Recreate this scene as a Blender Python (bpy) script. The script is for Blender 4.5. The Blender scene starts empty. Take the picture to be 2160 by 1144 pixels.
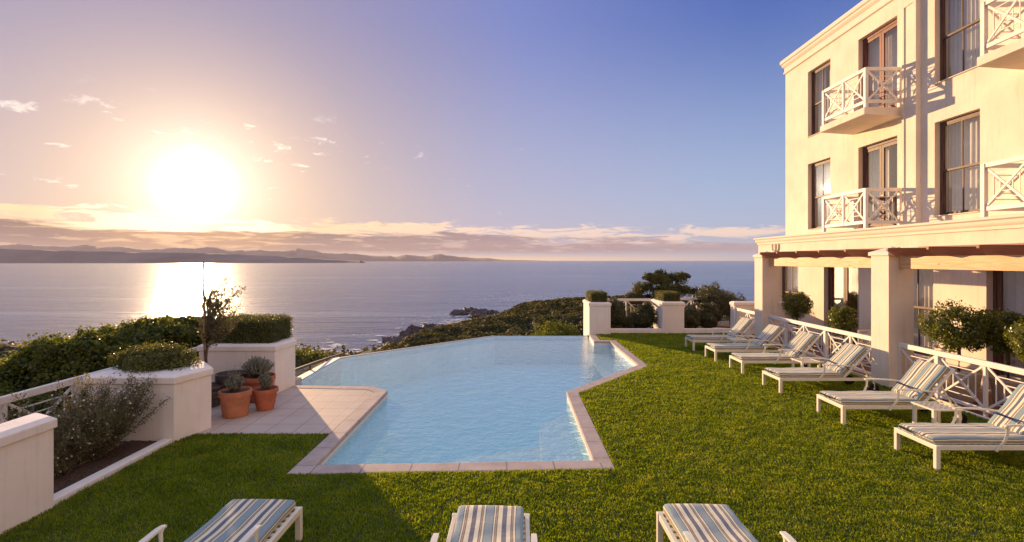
import bpy, math, random
import numpy as np
from mathutils import Vector, Matrix, Quaternion
random.seed(7)
RNG = np.random.default_rng(11)
S = bpy.context.scene
COL = S.collection
R = math.radians
PI = math.pi

# ------------------------------------------------------------------ tags
def tag(o, label=None, cat=None, group=None, kind=None):
    if label: o['label'] = label
    if cat: o['category'] = cat
    if group: o['group'] = group
    if kind: o['kind'] = kind
    return o
def empty(name, loc=(0, 0, 0), rz=0.0):
    o = bpy.data.objects.new(name, None); COL.objects.link(o)
    o.location = loc; o.rotation_euler = (0, 0, rz); o.empty_display_size = .1
    return o
def thing(name, label, cat, loc=(0, 0, 0), rz=0.0, group=None):
    return tag(empty(name, loc, rz), label, cat, group)
def copy_tree(o, parent=None):
    c = o.copy(); COL.objects.link(c); c.parent = parent
    for ch in list(o.children): copy_tree(ch, c)
    return c

# ------------------------------------------------------------------ mesh builder
class MB:
    def __init__(s): s.v = []; s.f = []; s.m = []; s.cur = 0
    def mi(s, i): s.cur = i; return s
    def add(s, vs, fs):
        b = len(s.v); s.v += [tuple(p) for p in vs]
        for f in fs: s.f.append(tuple(b + i for i in f)); s.m.append(s.cur)
        return s
    def box(s, x0, x1, y0, y1, z0, z1):
        return s.add([(x0,y0,z0),(x1,y0,z0),(x1,y1,z0),(x0,y1,z0),(x0,y0,z1),(x1,y0,z1),(x1,y1,z1),(x0,y1,z1)],
              [(0,3,2,1),(4,5,6,7),(0,1,5,4),(1,2,6,5),(2,3,7,6),(3,0,4,7)])
    def prism(s, poly, z0, z1):       # poly counter-clockwise
        n = len(poly)
        vs = [(p[0],p[1],z0) for p in poly] + [(p[0],p[1],z1) for p in poly]
        fs = [tuple(range(n-1,-1,-1)), tuple(range(n,2*n))] + [(i,(i+1)%n,n+(i+1)%n,n+i) for i in range(n)]
        return s.add(vs, fs)
    def bar(s, a, b, w, h, up=(0,0,1)):   # rectangular bar, w sideways, h along up
        a = Vector(a); b = Vector(b); d = (b-a).normalized(); up = Vector(up)
        sd = d.cross(up)
        if sd.length < 1e-4: sd = d.cross(Vector((1,0,0)))
        sd.normalize(); u = sd.cross(d).normalized()
        vs = []
        for p in (a, b):
            for q, r in ((-1,-1),(1,-1),(1,1),(-1,1)): vs.append(p + sd*q*w/2 + u*r*h/2)
        return s.add(vs, [(0,1,2,3),(7,6,5,4),(0,4,5,1),(1,5,6,2),(2,6,7,3),(3,7,4,0)])
    def sweep(s, pts, rx, ry=None, seg=8, up=(0,0,1), taper=None, square=False):
        pts = [Vector(p) for p in pts]; ry = ry or rx; n = len(pts); up = Vector(up); vs = []
        for i, p in enumerate(pts):
            d = (pts[min(i+1,n-1)] - pts[max(i-1,0)]).normalized()
            sd = d.cross(up)
            if sd.length < 1e-3: sd = d.cross(Vector((1,0,0.01)))
            sd.normalize(); u = sd.cross(d)
            k = taper[i] if taper else 1
            if square:
                sec = [(-1,-1),(1,-1),(1,1),(-1,1)]
            else:
                sec = [(math.cos(2*PI*j/seg), math.sin(2*PI*j/seg)) for j in range(seg)]
            for c, t in sec: vs.append(p + sd*c*rx*k + u*t*ry*k)
        m = len(sec); fs = []
        for i in range(n-1):
            for j in range(m):
                fs.append((i*m+j, i*m+(j+1)%m, (i+1)*m+(j+1)%m, (i+1)*m+j))
        fs.append(tuple(range(m-1,-1,-1))); fs.append(tuple((n-1)*m+j for j in range(m)))
        return s.add(vs, fs)
    def lathe(s, prof, c=(0,0,0), seg=28, axis='z'):
        vs = []; n = len(prof)
        for r, z in prof:
            for j in range(seg):
                a = 2*PI*j/seg
                if axis == 'z': vs.append((c[0]+r*math.cos(a), c[1]+r*math.sin(a), c[2]+z))
                else: vs.append((c[0]+r*math.cos(a), c[1]+z, c[2]+r*math.sin(a)))
        fs = []
        for i in range(n-1):
            for j in range(seg):
                q = (i*seg+j, i*seg+(j+1)%seg, (i+1)*seg+(j+1)%seg, (i+1)*seg+j)
                fs.append(q if axis == 'z' else q[::-1])
        if prof[0][0] > 1e-4: fs.append(tuple(range(seg-1,-1,-1)))
        if prof[-1][0] > 1e-4: fs.append(tuple((n-1)*seg+j for j in range(seg)))
        return s.add(vs, fs)
    def build(s, name, mat, parent=None, smooth=False, bevel=0, loc=None):
        me = bpy.data.meshes.new(name); me.from_pydata(s.v, [], s.f)
        mats = mat if isinstance(mat, (list, tuple)) else [mat]
        for m in mats: me.materials.append(m)
        if len(mats) > 1: me.polygons.foreach_set('material_index', s.m)
        if smooth: me.polygons.foreach_set('use_smooth', [True]*len(me.polygons))
        me.update()
        o = bpy.data.objects.new(name, me); COL.objects.link(o); o.parent = parent
        if loc: o.location = loc
        if smooth and smooth != 'all':
            me.set_sharp_from_angle(angle=R(smooth if smooth is not True else 40))
        if bevel:
            b = o.modifiers.new('bevel', 'BEVEL'); b.width = bevel; b.segments = 2; b.limit_method = 'ANGLE'; b.angle_limit = R(35)
        return o

def np_obj(name, V, F, mat, parent=None, smooth=False):
    me = bpy.data.meshes.new(name); n, k = F.shape
    me.vertices.add(len(V)); me.vertices.foreach_set('co', np.ascontiguousarray(V, dtype=np.float32).ravel())
    me.loops.add(n*k); me.loops.foreach_set('vertex_index', np.ascontiguousarray(F, dtype=np.int32).ravel())
    me.polygons.add(n); me.polygons.foreach_set('loop_start', np.arange(0, n*k, k, dtype=np.int32))
    me.materials.append(mat); me.update(calc_edges=True)
    if smooth: me.polygons.foreach_set('use_smooth', np.ones(n, dtype=bool))
    o = bpy.data.objects.new(name, me); COL.objects.link(o); o.parent = parent
    return o

# ------------------------------------------------------------------ numpy noise
_P = RNG.random((256, 256))
def vnoise(x, y, sc=1.0, seed=0):
    x = np.asarray(x)/sc + seed*17.3; y = np.asarray(y)/sc + seed*9.1
    xi = np.floor(x).astype(int); yi = np.floor(y).astype(int); fx = x-xi; fy = y-yi
    fx = fx*fx*(3-2*fx); fy = fy*fy*(3-2*fy)
    g = lambda a, b: _P[a % 256, b % 256]
    return (g(xi,yi)*(1-fx)+g(xi+1,yi)*fx)*(1-fy) + (g(xi,yi+1)*(1-fx)+g(xi+1,yi+1)*fx)*fy
def fbm(x, y, sc, oct=4, seed=0):
    t = 0; a = .5
    for i in range(oct): t = t + a*vnoise(x, y, sc/2**i, seed+i); a *= .5
    return t

# ------------------------------------------------------------------ materials
def mat(name):
    m = bpy.data.materials.new(name); m.use_nodes = True
    nt = m.node_tree; b = nt.nodes['Principled BSDF']; return m, nt, b
def nd(nt, t, **kw):
    n = nt.nodes.new(t)
    for k, v in kw.items():
        if k in n.inputs.keys(): n.inputs[k].default_value = v
        else: setattr(n, k, v)
    return n
def ramp(nt, fac, stops, interp='LINEAR'):
    r = nt.nodes.new('ShaderNodeValToRGB'); r.color_ramp.interpolation = interp; e = r.color_ramp.elements
    while len(e) > 1: e.remove(e[-1])
    e[0].position = stops[0][0]; c = stops[0][1]; e[0].color = (*c, 1) if len(c) == 3 else c
    for p, c in stops[1:]:
        q = e.new(p); q.color = (*c, 1) if len(c) == 3 else c
    if fac is not None: nt.links.new(fac, r.inputs[0])
    return r
def noise(nt, sc, detail=4, vec=None, rough=.55, dist=0):
    n = nt.nodes.new('ShaderNodeTexNoise'); n.inputs['Scale'].default_value = sc; n.inputs['Detail'].default_value = detail
    n.inputs['Roughness'].default_value = rough; n.inputs['Distortion'].default_value = dist
    if vec is not None: nt.links.new(vec, n.inputs['Vector'])
    return n
def objco(nt, scale=None):
    tc = nt.nodes.new('ShaderNodeTexCoord'); o = tc.outputs['Object']
    if scale:
        mp = nt.nodes.new('ShaderNodeMapping'); mp.inputs['Scale'].default_value = scale; nt.links.new(o, mp.inputs[0]); o = mp.outputs[0]
    return o
def bump(nt, b, h, strength=.3, dist=.01):
    bp = nt.nodes.new('ShaderNodeBump'); bp.inputs['Strength'].default_value = strength; bp.inputs['Distance'].default_value = dist
    nt.links.new(h, bp.inputs['Height']); nt.links.new(bp.outputs[0], b.inputs['Normal']); return bp

def stucco(name, c, var=.06, dirt=None):
    m, nt, b = mat(name); co = objco(nt)
    n = noise(nt, 1.3, 5, co)
    lo = tuple(x*(1-var*1.6) for x in c); hi = tuple(min(1, x*(1+var*.5)) for x in c)
    r = ramp(nt, n.outputs['Fac'], [(.3, lo), (.65, hi)])
    out = r.outputs[0]
    if dirt:   # vertical weather streaks
        co2 = objco(nt, (5, 5, .35)); n3 = noise(nt, 2.2, 6, co2, .7)
        r3 = ramp(nt, n3.outputs['Fac'], [(.52, (0,0,0)), (.8, (1,1,1))])
        mx = nd(nt, 'ShaderNodeMix', data_type='RGBA'); mx.inputs[0].default_value = 0
        ml = nd(nt, 'ShaderNodeMath', operation='MULTIPLY'); ml.inputs[1].default_value = dirt
        nt.links.new(r3.outputs[0], ml.inputs[0]); nt.links.new(ml.outputs[0], mx.inputs[0])
        nt.links.new(out, mx.inputs[6]); mx.inputs[7].default_value = (c[0]*.55, c[1]*.5, c[2]*.45, 1); out = mx.outputs[2]
    nt.links.new(out, b.inputs['Base Color']); b.inputs['Roughness'].default_value = .85
    n2 = noise(nt, 45, 5, co, .7); n4 = noise(nt, 4, 3, co)
    ad = nd(nt, 'ShaderNodeMath', operation='MULTIPLY_ADD'); ad.inputs[1].default_value = 2.5
    nt.links.new(n4.outputs['Fac'], ad.inputs[0]); nt.links.new(n2.outputs['Fac'], ad.inputs[2])
    bump(nt, b, ad.outputs[0], .35, .006); return m
def plain(name, c, rough=.5, metal=0, var=.1, sc=8, bmp=0, spec=None):
    m, nt, b = mat(name); co = objco(nt); n = noise(nt, sc, 5, co)
    r = ramp(nt, n.outputs['Fac'], [(.3, tuple(x*(1-var) for x in c)), (.7, tuple(min(1,x*(1+var)) for x in c))])
    nt.links.new(r.outputs[0], b.inputs['Base Color']); b.inputs['Roughness'].default_value = rough; b.inputs['Metallic'].default_value = metal
    if spec is not None: b.inputs['Specular IOR Level'].default_value = spec
    if bmp: bump(nt, b, n.outputs['Fac'], bmp, .01)
    return m
def wood(name, c1, c2, axis='y', rough=.6, knots=False):
    m, nt, b = mat(name); sc = {'y': (14, 1.2, 14), 'x': (1.2, 14, 14), 'z': (14, 14, 1.0)}[axis]
    co = objco(nt, sc); n = noise(nt, 1.6, 6, co, .65, .6)
    r = ramp(nt, n.outputs['Fac'], [(.32, c1), (.62, c2)])
    out = r.outputs[0]
    if knots:
        co3 = objco(nt, (1, 1, 2.2)); v = nd(nt, 'ShaderNodeTexVoronoi'); v.inputs['Scale'].default_value = 2.3; nt.links.new(co3, v.inputs['Vector'])
        rk = ramp(nt, v.outputs['Distance'], [(.04, (1,1,1)), (.11, (0,0,0))])
        mx = nd(nt, 'ShaderNodeMix', data_type='RGBA'); nt.links.new(rk.outputs[0], mx.inputs[0]); nt.links.new(out, mx.inputs[6])
        mx.inputs[7].default_value = (c1[0]*.35, c1[1]*.3, c1[2]*.3, 1); out = mx.outputs[2]
    nt.links.new(out, b.inputs['Base Color']); b.inputs['Roughness'].default_value = rough
    bump(nt, b, n.outputs['Fac'], .3, .004); return m
def leafmat(name, stops, trans=.3, rough=.45, spec=.4, patch=3.0):
    m, nt, b = mat(name)
    g = nd(nt, 'ShaderNodeNewGeometry'); co = objco(nt); n = noise(nt, patch, 6 if name == 'grass_blades' else 2, co, .62)
    mx = nd(nt, 'ShaderNodeMath', operation='MULTIPLY_ADD'); mx.inputs[1].default_value = .6
    nt.links.new(g.outputs['Random Per Island'], mx.inputs[0])
    m2 = nd(nt, 'ShaderNodeMath', operation='MULTIPLY_ADD'); m2.inputs[1].default_value = 1.1; m2.inputs[2].default_value = -.35
    nt.links.new(n.outputs['Fac'], m2.inputs[0]); nt.links.new(m2.outputs[0], mx.inputs[2])
    r = ramp(nt, mx.outputs[0], stops)
    nt.links.new(r.outputs[0], b.inputs['Base Color']); b.inputs['Roughness'].default_value = rough; b.inputs['Specular IOR Level'].default_value = spec
    t = nd(nt, 'ShaderNodeBsdfTranslucent')
    hs = nd(nt, 'ShaderNodeHueSaturation'); hs.inputs['Saturation'].default_value = 1.15; hs.inputs['Value'].default_value = 1.5
    hs.inputs['Hue'].default_value = .49
    nt.links.new(r.outputs[0], hs.inputs['Color']); nt.links.new(hs.outputs[0], t.inputs['Color'])
    ms = nd(nt, 'ShaderNodeMixShader'); ms.inputs[0].default_value = trans
    nt.links.new(b.outputs[0], ms.inputs[1]); nt.links.new(t.outputs[0], ms.inputs[2])
    nt.links.new(ms.outputs[0], nt.nodes['Material Output'].inputs['Surface']); return m

M = {}
M['facade'] = stucco('facade_paint', (.87, .74, .575), .07, dirt=.4)
M['plaster'] = stucco('planter_paint', (.86, .775, .68), .06, dirt=.35)
M['trim'] = stucco('trim_paint', (.82, .73, .60), .03)
M['white_paint'] = plain('white_painted_metal', (.80, .74, .585), .4, 0, .05, 6)
M['rail_paint'] = plain('railing_paint', (.80, .74, .66), .55, 0, .06, 9, .15)
M['frame_wood'] = wood('dark_window_wood', (.045, .022, .016), (.16, .075, .045), 'z')
M['red_wood'] = wood('red_door_wood', (.10, .028, .02), (.24, .07, .045), 'z')
M['beam'] = wood('pale_beam_wood', (.56, .27, .10), (.78, .46, .22), 'y', .6, True)
M['rafter'] = wood('stained_rafter_wood', (.16, .055, .03), (.28, .11, .06), 'x')
M['interior'] = plain('interior_paint', (.60, .52, .42), .9, 0, .05)
M['curtain'] = plain('curtain_cloth', (.84, .80, .76), .9, 0, .04)
M['stake'] = wood('stake_wood', (.20, .10, .04), (.42, .24, .11), 'z')
M['bark'] = wood('bark', (.055, .038, .026), (.16, .115, .08), 'z', .9)
M['terracotta'] = plain('terracotta', (.44, .125, .055), .8, 0, .22, 7, .25)
M['terracotta_worn'] = plain('worn_terracotta', (.46, .175, .085), .85, 0, .2, 6, .3)
M['dark_glaze'] = plain('dark_glazed_clay', (.085, .062, .055), .35, 0, .3, 5, .2)
M['soil'] = plain('soil', (.075, .04, .028), .95, 0, .55, 30, 1.0)
M['mulch'] = plain('bark_mulch', (.085, .045, .024), .95, 0, .7, 38, 1.0)
M['grey_pot'] = plain('pale_stone_pot', (.55, .47, .38), .8, 0, .12, 10, .3)
M['tyre'] = plain('black_rubber', (.02, .02, .02), .7)
M['strap'] = plain('navy_strap', (.02, .04, .10), .8)
M['steel'] = plain('dark_bronze_metal', (.10, .075, .05), .45, .5)
M['deck'] = wood('red_deck', (.11, .035, .022), (.22, .075, .045), 'y', .6)

def coping_mat():
    m, nt, b = mat('coping_stone'); co = objco(nt); n = noise(nt, 3, 6, co, .7)
    r = ramp(nt, n.outputs['Fac'], [(.25, (.34,.265,.22)), (.55, (.49,.39,.33)), (.8, (.57,.47,.40))])
    at = nd(nt, 'ShaderNodeAttribute'); at.attribute_name = 'run'
    sp = nd(nt, 'ShaderNodeSeparateXYZ'); nt.links.new(at.outputs['Vector'], sp.inputs[0])
    # joints along the run every 0.6 m, fine grooves along the outer half
    fr = nd(nt, 'ShaderNodeMath', operation='PINGPONG'); fr.inputs[1].default_value = .3; nt.links.new(sp.outputs[0], fr.inputs[0])
    j = ramp(nt, fr.outputs[0], [(0, (0,0,0)), (.012, (1,1,1))])
    g = nd(nt, 'ShaderNodeMath', operation='PINGPONG'); g.inputs[1].default_value = .011; nt.links.new(sp.outputs[1], g.inputs[0])
    g2 = nd(nt, 'ShaderNodeMath', operation='MULTIPLY'); g2.inputs[1].default_value = 60; nt.links.new(g.outputs[0], g2.inputs[0])
    mx = nd(nt, 'ShaderNodeMix', data_type='RGBA', blend_type='MULTIPLY'); mx.inputs[0].default_value = .7
    nt.links.new(r.outputs[0], mx.inputs[6]); nt.links.new(j.outputs[0], mx.inputs[7])
    nt.links.new(mx.outputs[2], b.inputs['Base Color']); b.inputs['Roughness'].default_value = .8
    ml = nd(nt, 'ShaderNodeMath', operation='MULTIPLY'); nt.links.new(j.outputs[0], ml.inputs[0]); nt.links.new(g2.outputs[0], ml.inputs[1])
    ad = nd(nt, 'ShaderNodeMath', operation='MULTIPLY_ADD'); ad.inputs[1].default_value = .5; nt.links.new(n.outputs['Fac'], ad.inputs[0]); nt.links.new(ml.outputs[0], ad.inputs[2])
    bump(nt, b, ad.outputs[0], .6, .006); return m
M['coping'] = coping_mat()
def tile_mat(name, c, sx, sy, mortar, offset=0):
    m, nt, b = mat(name); co = objco(nt)
    t = nd(nt, 'ShaderNodeTexBrick', offset=offset, squash=1.0)
    t.inputs['Scale'].default_value = 1; t.inputs['Brick Width'].default_value = sx; t.inputs['Row Height'].default_value = sy
    t.inputs['Mortar Size'].default_value = mortar; t.inputs['Mortar Smooth'].default_value = .3
    t.inputs['Color1'].default_value = (*c, 1); t.inputs['Color2'].default_value = (c[0]*.93, c[1]*.92, c[2]*.9, 1)
    t.inputs['Mortar'].default_value = (c[0]*.5, c[1]*.47, c[2]*.45, 1); nt.links.new(co, t.inputs['Vector'])
    n = noise(nt, 2.5, 6, co, .7); mx = nd(nt, 'ShaderNodeMix', data_type='RGBA', blend_type='MULTIPLY'); mx.inputs[0].default_value = .5
    r = ramp(nt, n.outputs['Fac'], [(.3, (.72,.70,.68)), (.7, (1,1,1))])
    nt.links.new(t.outputs['Color'], mx.inputs[6]); nt.links.new(r.outputs[0], mx.inputs[7]); nt.links.new(mx.outputs[2], b.inputs['Base Color'])
    b.inputs['Roughness'].default_value = .7
    inv = nd(nt, 'ShaderNodeMath', operation='SUBTRACT'); inv.inputs[0].default_value = 1; nt.links.new(t.outputs['Fac'], inv.inputs[1])
    bump(nt, b, inv.outputs[0], .5, .004); return m
M['patio'] = tile_mat('patio_tiles', (.58, .465, .38), .42, .42, .007)
M['pool_tile'] = tile_mat('pool_mosaic', (.56, .91, .97), .025, .025, .002)
M['pool_step'] = tile_mat('pool_step_mosaic', (.86, .90, .90), .025, .025, .002)
def wavy(m, sc, dist):
    nt = m.node_tree; b = nt.nodes['Principled BSDF']; co = objco(nt); v = nd(nt, 'ShaderNodeTexVoronoi', feature='SMOOTH_F1'); v.inputs['Scale'].default_value = sc; v.inputs['Smoothness'].default_value = .5
    n = noise(nt, sc*.5, 2, co); mp = nd(nt, 'ShaderNodeMix', data_type='RGBA'); mp.inputs[0].default_value = .2; nt.links.new(co, mp.inputs[6]); nt.links.new(n.outputs['Color'], mp.inputs[7]); nt.links.new(mp.outputs[2], v.inputs['Vector'])
    old = b.inputs['Normal'].links[0].from_socket; bp = nd(nt, 'ShaderNodeBump'); bp.inputs['Strength'].default_value = 1; bp.inputs['Distance'].default_value = dist
    nt.links.new(v.outputs['Distance'], bp.inputs['Height']); nt.links.new(old, bp.inputs['Normal']); nt.links.new(bp.outputs[0], b.inputs['Normal'])
wavy(M['pool_step'], 9, .05); wavy(M['pool_tile'], 6, .05)
M['pool_rim'] = plain('pool_rim_plaster', (.78, .72, .66), .5, 0, .06, 6)

def stripe_mat():
    m, nt, b = mat('striped_canvas')
    at = nd(nt, 'ShaderNodeAttribute'); at.attribute_name = 'stripe'
    fr = nd(nt, 'ShaderNodeMath', operation='FRACT'); dv = nd(nt, 'ShaderNodeMath', operation='MULTIPLY_ADD')
    dv.inputs[1].default_value = 1/.262; dv.inputs[2].default_value = 10.0; nt.links.new(at.outputs['Fac'], dv.inputs[0]); nt.links.new(dv.outputs[0], fr.inputs[0])
    blue = (.225, .31, .32); navy = (.028, .036, .065); cream = (.78, .70, .48); slate = (.10, .12, .17); brown = (.15, .085, .045); tan = (.36, .28, .18)
    seq = [(0, blue), (.125, navy), (.145, cream), (.19, navy), (.205, tan), (.255, brown), (.28, cream), (.42, slate), (.57, cream), (.70, navy), (.725, tan), (.77, brown), (.79, cream), (.85, navy), (.87, blue)]
    r = ramp(nt, fr.outputs[0], seq, 'CONSTANT')
    co = objco(nt); n = noise(nt, 5, 4, co); w = noise(nt, 350, 2, co)
    mx = nd(nt, 'ShaderNodeMix', data_type='RGBA', blend_type='MULTIPLY'); mx.inputs[0].default_value = .35
    nt.links.new(r.outputs[0], mx.inputs[6]); nt.links.new(w.outputs['Color'], mx.inputs[7])
    nt.links.new(r.outputs[0], mx.inputs[6]); nt.links.new(r.outputs[0], b.inputs['Base Color'])
    b.inputs['Roughness'].default_value = .9; b.inputs['Sheen Weight'].default_value = .2
    ad = nd(nt, 'ShaderNodeMath', operation='MULTIPLY_ADD'); ad.inputs[1].default_value = 8; nt.links.new(n.outputs['Fac'], ad.inputs[0]); nt.links.new(w.outputs['Fac'], ad.inputs[2])
    bump(nt, b, ad.outputs[0], .35, .004); return m
M['stripe'] = stripe_mat()

def schlick(nt, r0, normal=None):
    lw = nd(nt, 'ShaderNodeLayerWeight'); lw.inputs['Blend'].default_value = .5
    if normal is not None: nt.links.new(normal, lw.inputs['Normal'])
    p = nd(nt, 'ShaderNodeMath', operation='POWER'); p.inputs[1].default_value = 5; nt.links.new(lw.outputs['Facing'], p.inputs[0])
    q = nd(nt, 'ShaderNodeMath', operation='MULTIPLY_ADD'); q.inputs[1].default_value = 1-r0; q.inputs[2].default_value = r0; nt.links.new(p.outputs[0], q.inputs[0])
    return (q.outputs[0],)
def glass_mat(name, tint=(1,1,1), ior=1.5, rough=0.0, boost=0.0):
    m, nt, b = mat(name); nt.nodes.remove(b)
    f = schlick(nt, ((ior-1)/(ior+1))**2)
    t = nd(nt, 'ShaderNodeBsdfTransparent'); t.inputs[0].default_value = (*tint, 1)
    g = nd(nt, 'ShaderNodeBsdfGlossy'); g.inputs['Roughness'].default_value = rough
    ad = nd(nt, 'ShaderNodeMath', operation='ADD', use_clamp=True); ad.inputs[1].default_value = boost; nt.links.new(f[0], ad.inputs[0])
    ms = nd(nt, 'ShaderNodeMixShader'); nt.links.new(ad.outputs[0], ms.inputs[0]); nt.links.new(t.outputs[0], ms.inputs[1]); nt.links.new(g.outputs[0], ms.inputs[2])
    co = objco(nt); n = noise(nt, 1.5, 2, co); bp = nd(nt, 'ShaderNodeBump'); bp.inputs['Strength'].default_value = .08; bp.inputs['Distance'].default_value = .02
    nt.links.new(n.outputs['Fac'], bp.inputs['Height']); nt.links.new(bp.outputs[0], g.inputs['Normal'])
    nt.links.new(ms.outputs[0], nt.nodes['Material Output'].inputs['Surface']); return m
M['glass'] = glass_mat('window_glass', (.85,.86,.84), 1.55, .01, .15)
M['rail_glass'] = glass_mat('balustrade_glass', (.93,.90,.82), 1.5, .02, .02)

def water_pool():
    m, nt, b = mat('pool_water'); nt.nodes.remove(b)
    co = objco(nt); n1 = noise(nt, 5.2, 3, co, .5, .4); n2 = noise(nt, 17, 3, co, .55, .3)
    ad = nd(nt, 'ShaderNodeMath', operation='MULTIPLY_ADD'); ad.inputs[1].default_value = 2.4; nt.links.new(n1.outputs['Fac'], ad.inputs[0]); nt.links.new(n2.outputs['Fac'], ad.inputs[2])
    bp = nd(nt, 'ShaderNodeBump'); bp.inputs['Strength'].default_value = .5; bp.inputs['Distance'].default_value = .016; nt.links.new(ad.outputs[0], bp.inputs['Height'])
    f = schlick(nt, .02, bp.outputs[0])
    t = nd(nt, 'ShaderNodeBsdfTransparent'); t.inputs[0].default_value = (.80, .95, .99, 1)
    rf = nd(nt, 'ShaderNodeBsdfDiffuse'); rf.inputs[0].default_value = (.50, .88, 1.0, 1); nt.links.new(bp.outputs[0], rf.inputs['Normal'])
    m0 = nd(nt, 'ShaderNodeMixShader'); m0.inputs[0].default_value = .32; nt.links.new(t.outputs[0], m0.inputs[1]); nt.links.new(rf.outputs[0], m0.inputs[2])
    g = nd(nt, 'ShaderNodeBsdfGlossy'); g.inputs['Roughness'].default_value = .02; g.inputs[0].default_value = (.85, .95, 1, 1); nt.links.new(bp.outputs[0], g.inputs['Normal'])
    ms = nd(nt, 'ShaderNodeMixShader'); nt.links.new(f[0], ms.inputs[0]); nt.links.new(m0.outputs[0], ms.inputs[1]); nt.links.new(g.outputs[0], ms.inputs[2])
    nt.links.new(ms.outputs[0], nt.nodes['Material Output'].inputs['Surface']); return m
M['pool_water'] = water_pool()
def water_sea():
    m, nt, b = mat('sea_water')
    co = objco(nt, (1, 1.6, 1)); n1 = noise(nt, 1.1, 6, co, .6, .3); n2 = noise(nt, .09, 5, objco(nt, (.5, 1.8, 1)), .6)
    ad = nd(nt, 'ShaderNodeMath', operation='MULTIPLY_ADD'); ad.inputs[1].default_value = 14.0; nt.links.new(n2.outputs['Fac'], ad.inputs[0]); nt.links.new(n1.outputs['Fac'], ad.inputs[2])
    bump(nt, b, ad.outputs[0], .6, .16)
    st = noise(nt, .012, 5, objco(nt, (.25, 3.2, 1)), .62, .5)
    r = ramp(nt, st.outputs['Fac'], [(.38, (.015,.06,.15)), (.56, (.04,.10,.20)), (.66, (.20,.24,.30))])
    nt.links.new(r.outputs[0], b.inputs['Base Color'])
    b.inputs['Roughness'].default_value = .20; b.inputs['IOR'].default_value = 1.65
    return m
M['sea'] = water_sea()
M['foam'] = plain('sea_foam', (.72,.70,.68), .8, 0, .1)

LG = {}
LG['hedge'] = leafmat('hedge_leaves', [(.05, (.040,.055,.012)), (.4, (.095,.115,.022)), (.75, (.18,.185,.035)), (1, (.30,.27,.06))], .55, .5, .4)
LG['box'] = leafmat('clipped_leaves', [(.05, (.055,.065,.016)), (.5, (.125,.13,.034)), (1, (.22,.20,.06))], .42, .5, .3, 6)
LG['escallonia'] = leafmat('shrub_leaves', [(.05, (.035,.042,.016)), (.5, (.08,.082,.028)), (1, (.15,.13,.055))], .3, .4, .5)
LG['topiary'] = leafmat('topiary_leaves', [(.05, (.06,.08,.012)), (.5, (.13,.15,.022)), (1, (.22,.22,.04))], .4, .35, .5, 5)
LG['grey'] = leafmat('lavender_leaves', [(.05, (.13,.14,.09)), (.5, (.27,.28,.19)), (1, (.42,.42,.33))], .25, .8, .2)
LG['westringia'] = leafmat('grey_green_leaves', [(.05, (.085,.085,.035)), (.5, (.18,.165,.075)), (1, (.33,.28,.16))], .4, .7, .3)
LG['olive'] = leafmat('olive_leaves', [(.05, (.07,.065,.03)), (.5, (.13,.12,.055)), (1, (.22,.19,.09))], .35, .5, .4)
LG['tree'] = leafmat('coast_tree_leaves', [(.05, (.035,.045,.015)), (.5, (.09,.095,.025)), (1, (.17,.145,.045))], .35, .6, .3, .8)
LG['scrub'] = leafmat('scrub_leaves', [(.05, (.028,.030,.012)), (.4, (.066,.064,.020)), (.75, (.135,.12,.034)), (1, (.25,.20,.06))], .3, .7, .2, .16)
LG['lime'] = leafmat('lime_leaves', [(.05, (.06,.075,.012)), (.5, (.12,.14,.02)), (1, (.20,.21,.035))], .4, .6, .3)
M['petal'] = plain('white_petals', (.75,.70,.68), .8, 0, .05)
M['grass'] = leafmat('grass_blades', [(.0, (.060,.090,.013)), (.35, (.142,.200,.020)), (.7, (.26,.325,.032)), (.9, (.39,.37,.07)), (1, (.40,.31,.12))], .5, .55, .25, 2.2)
M['turf'] = plain('turf_soil', (.045,.065,.012), .95, 0, .4, 3, .6)

# ------------------------------------------------------------------ leaves
def leaf_arrays(C, N, L, W, jitter=.7, droop=0):
    n = len(C)
    N = N + RNG.normal(0, jitter, (n, 3)); N /= np.linalg.norm(N, axis=1, keepdims=True) + 1e-9
    T = RNG.normal(0, 1, (n, 3)); T[:, 2] += .25 - droop; T -= N*(T*N).sum(1, keepdims=True); T /= np.linalg.norm(T, axis=1, keepdims=True) + 1e-9
    B = np.cross(N, T); s = RNG.uniform(.65, 1.3, (n, 1)); l = L*s; w = W*s
    V = np.empty((n, 4, 3)); V[:, 0] = C - T*l*.5; V[:, 1] = C + B*w*.5 + N*w*.12; V[:, 2] = C + T*l*.5 - N*l*.08; V[:, 3] = C - B*w*.5 + N*w*.12
    return V.reshape(-1, 3)
def quads(n): return np.arange(n*4).reshape(-1, 4)
def sph(n):
    d = RNG.normal(0, 1, (n, 3)); return d/np.linalg.norm(d, axis=1, keepdims=True)
def bush_leaves(c, r, n, L, W, clumps=40, cr=.28, flat=.25, shell=.8):
    """leaf clumps over the shell of an ellipsoid; clumps near the top are denser"""
    d = sph(clumps); d[:, 2] = np.where(d[:, 2] < -flat, -d[:, 2], d[:, 2])
    k = RNG.uniform(shell-.25, shell+.1, (clumps, 1)); r = np.array(r)
    CC = d*k*r; rr = cr*r.mean()*RNG.uniform(.6, 1.3, clumps)
    idx = RNG.integers(0, clumps, n); s = sph(n); P = CC[idx] + s*(rr[idx]*np.where(RNG.random(n) < .16, RNG.uniform(1.0, 1.45, n), RNG.uniform(.4, 1.0, n)**.45))[:, None]
    Nn = s*.6 + d[idx]*.6; return leaf_arrays(P + np.array(c), Nn, L, W)
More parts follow.
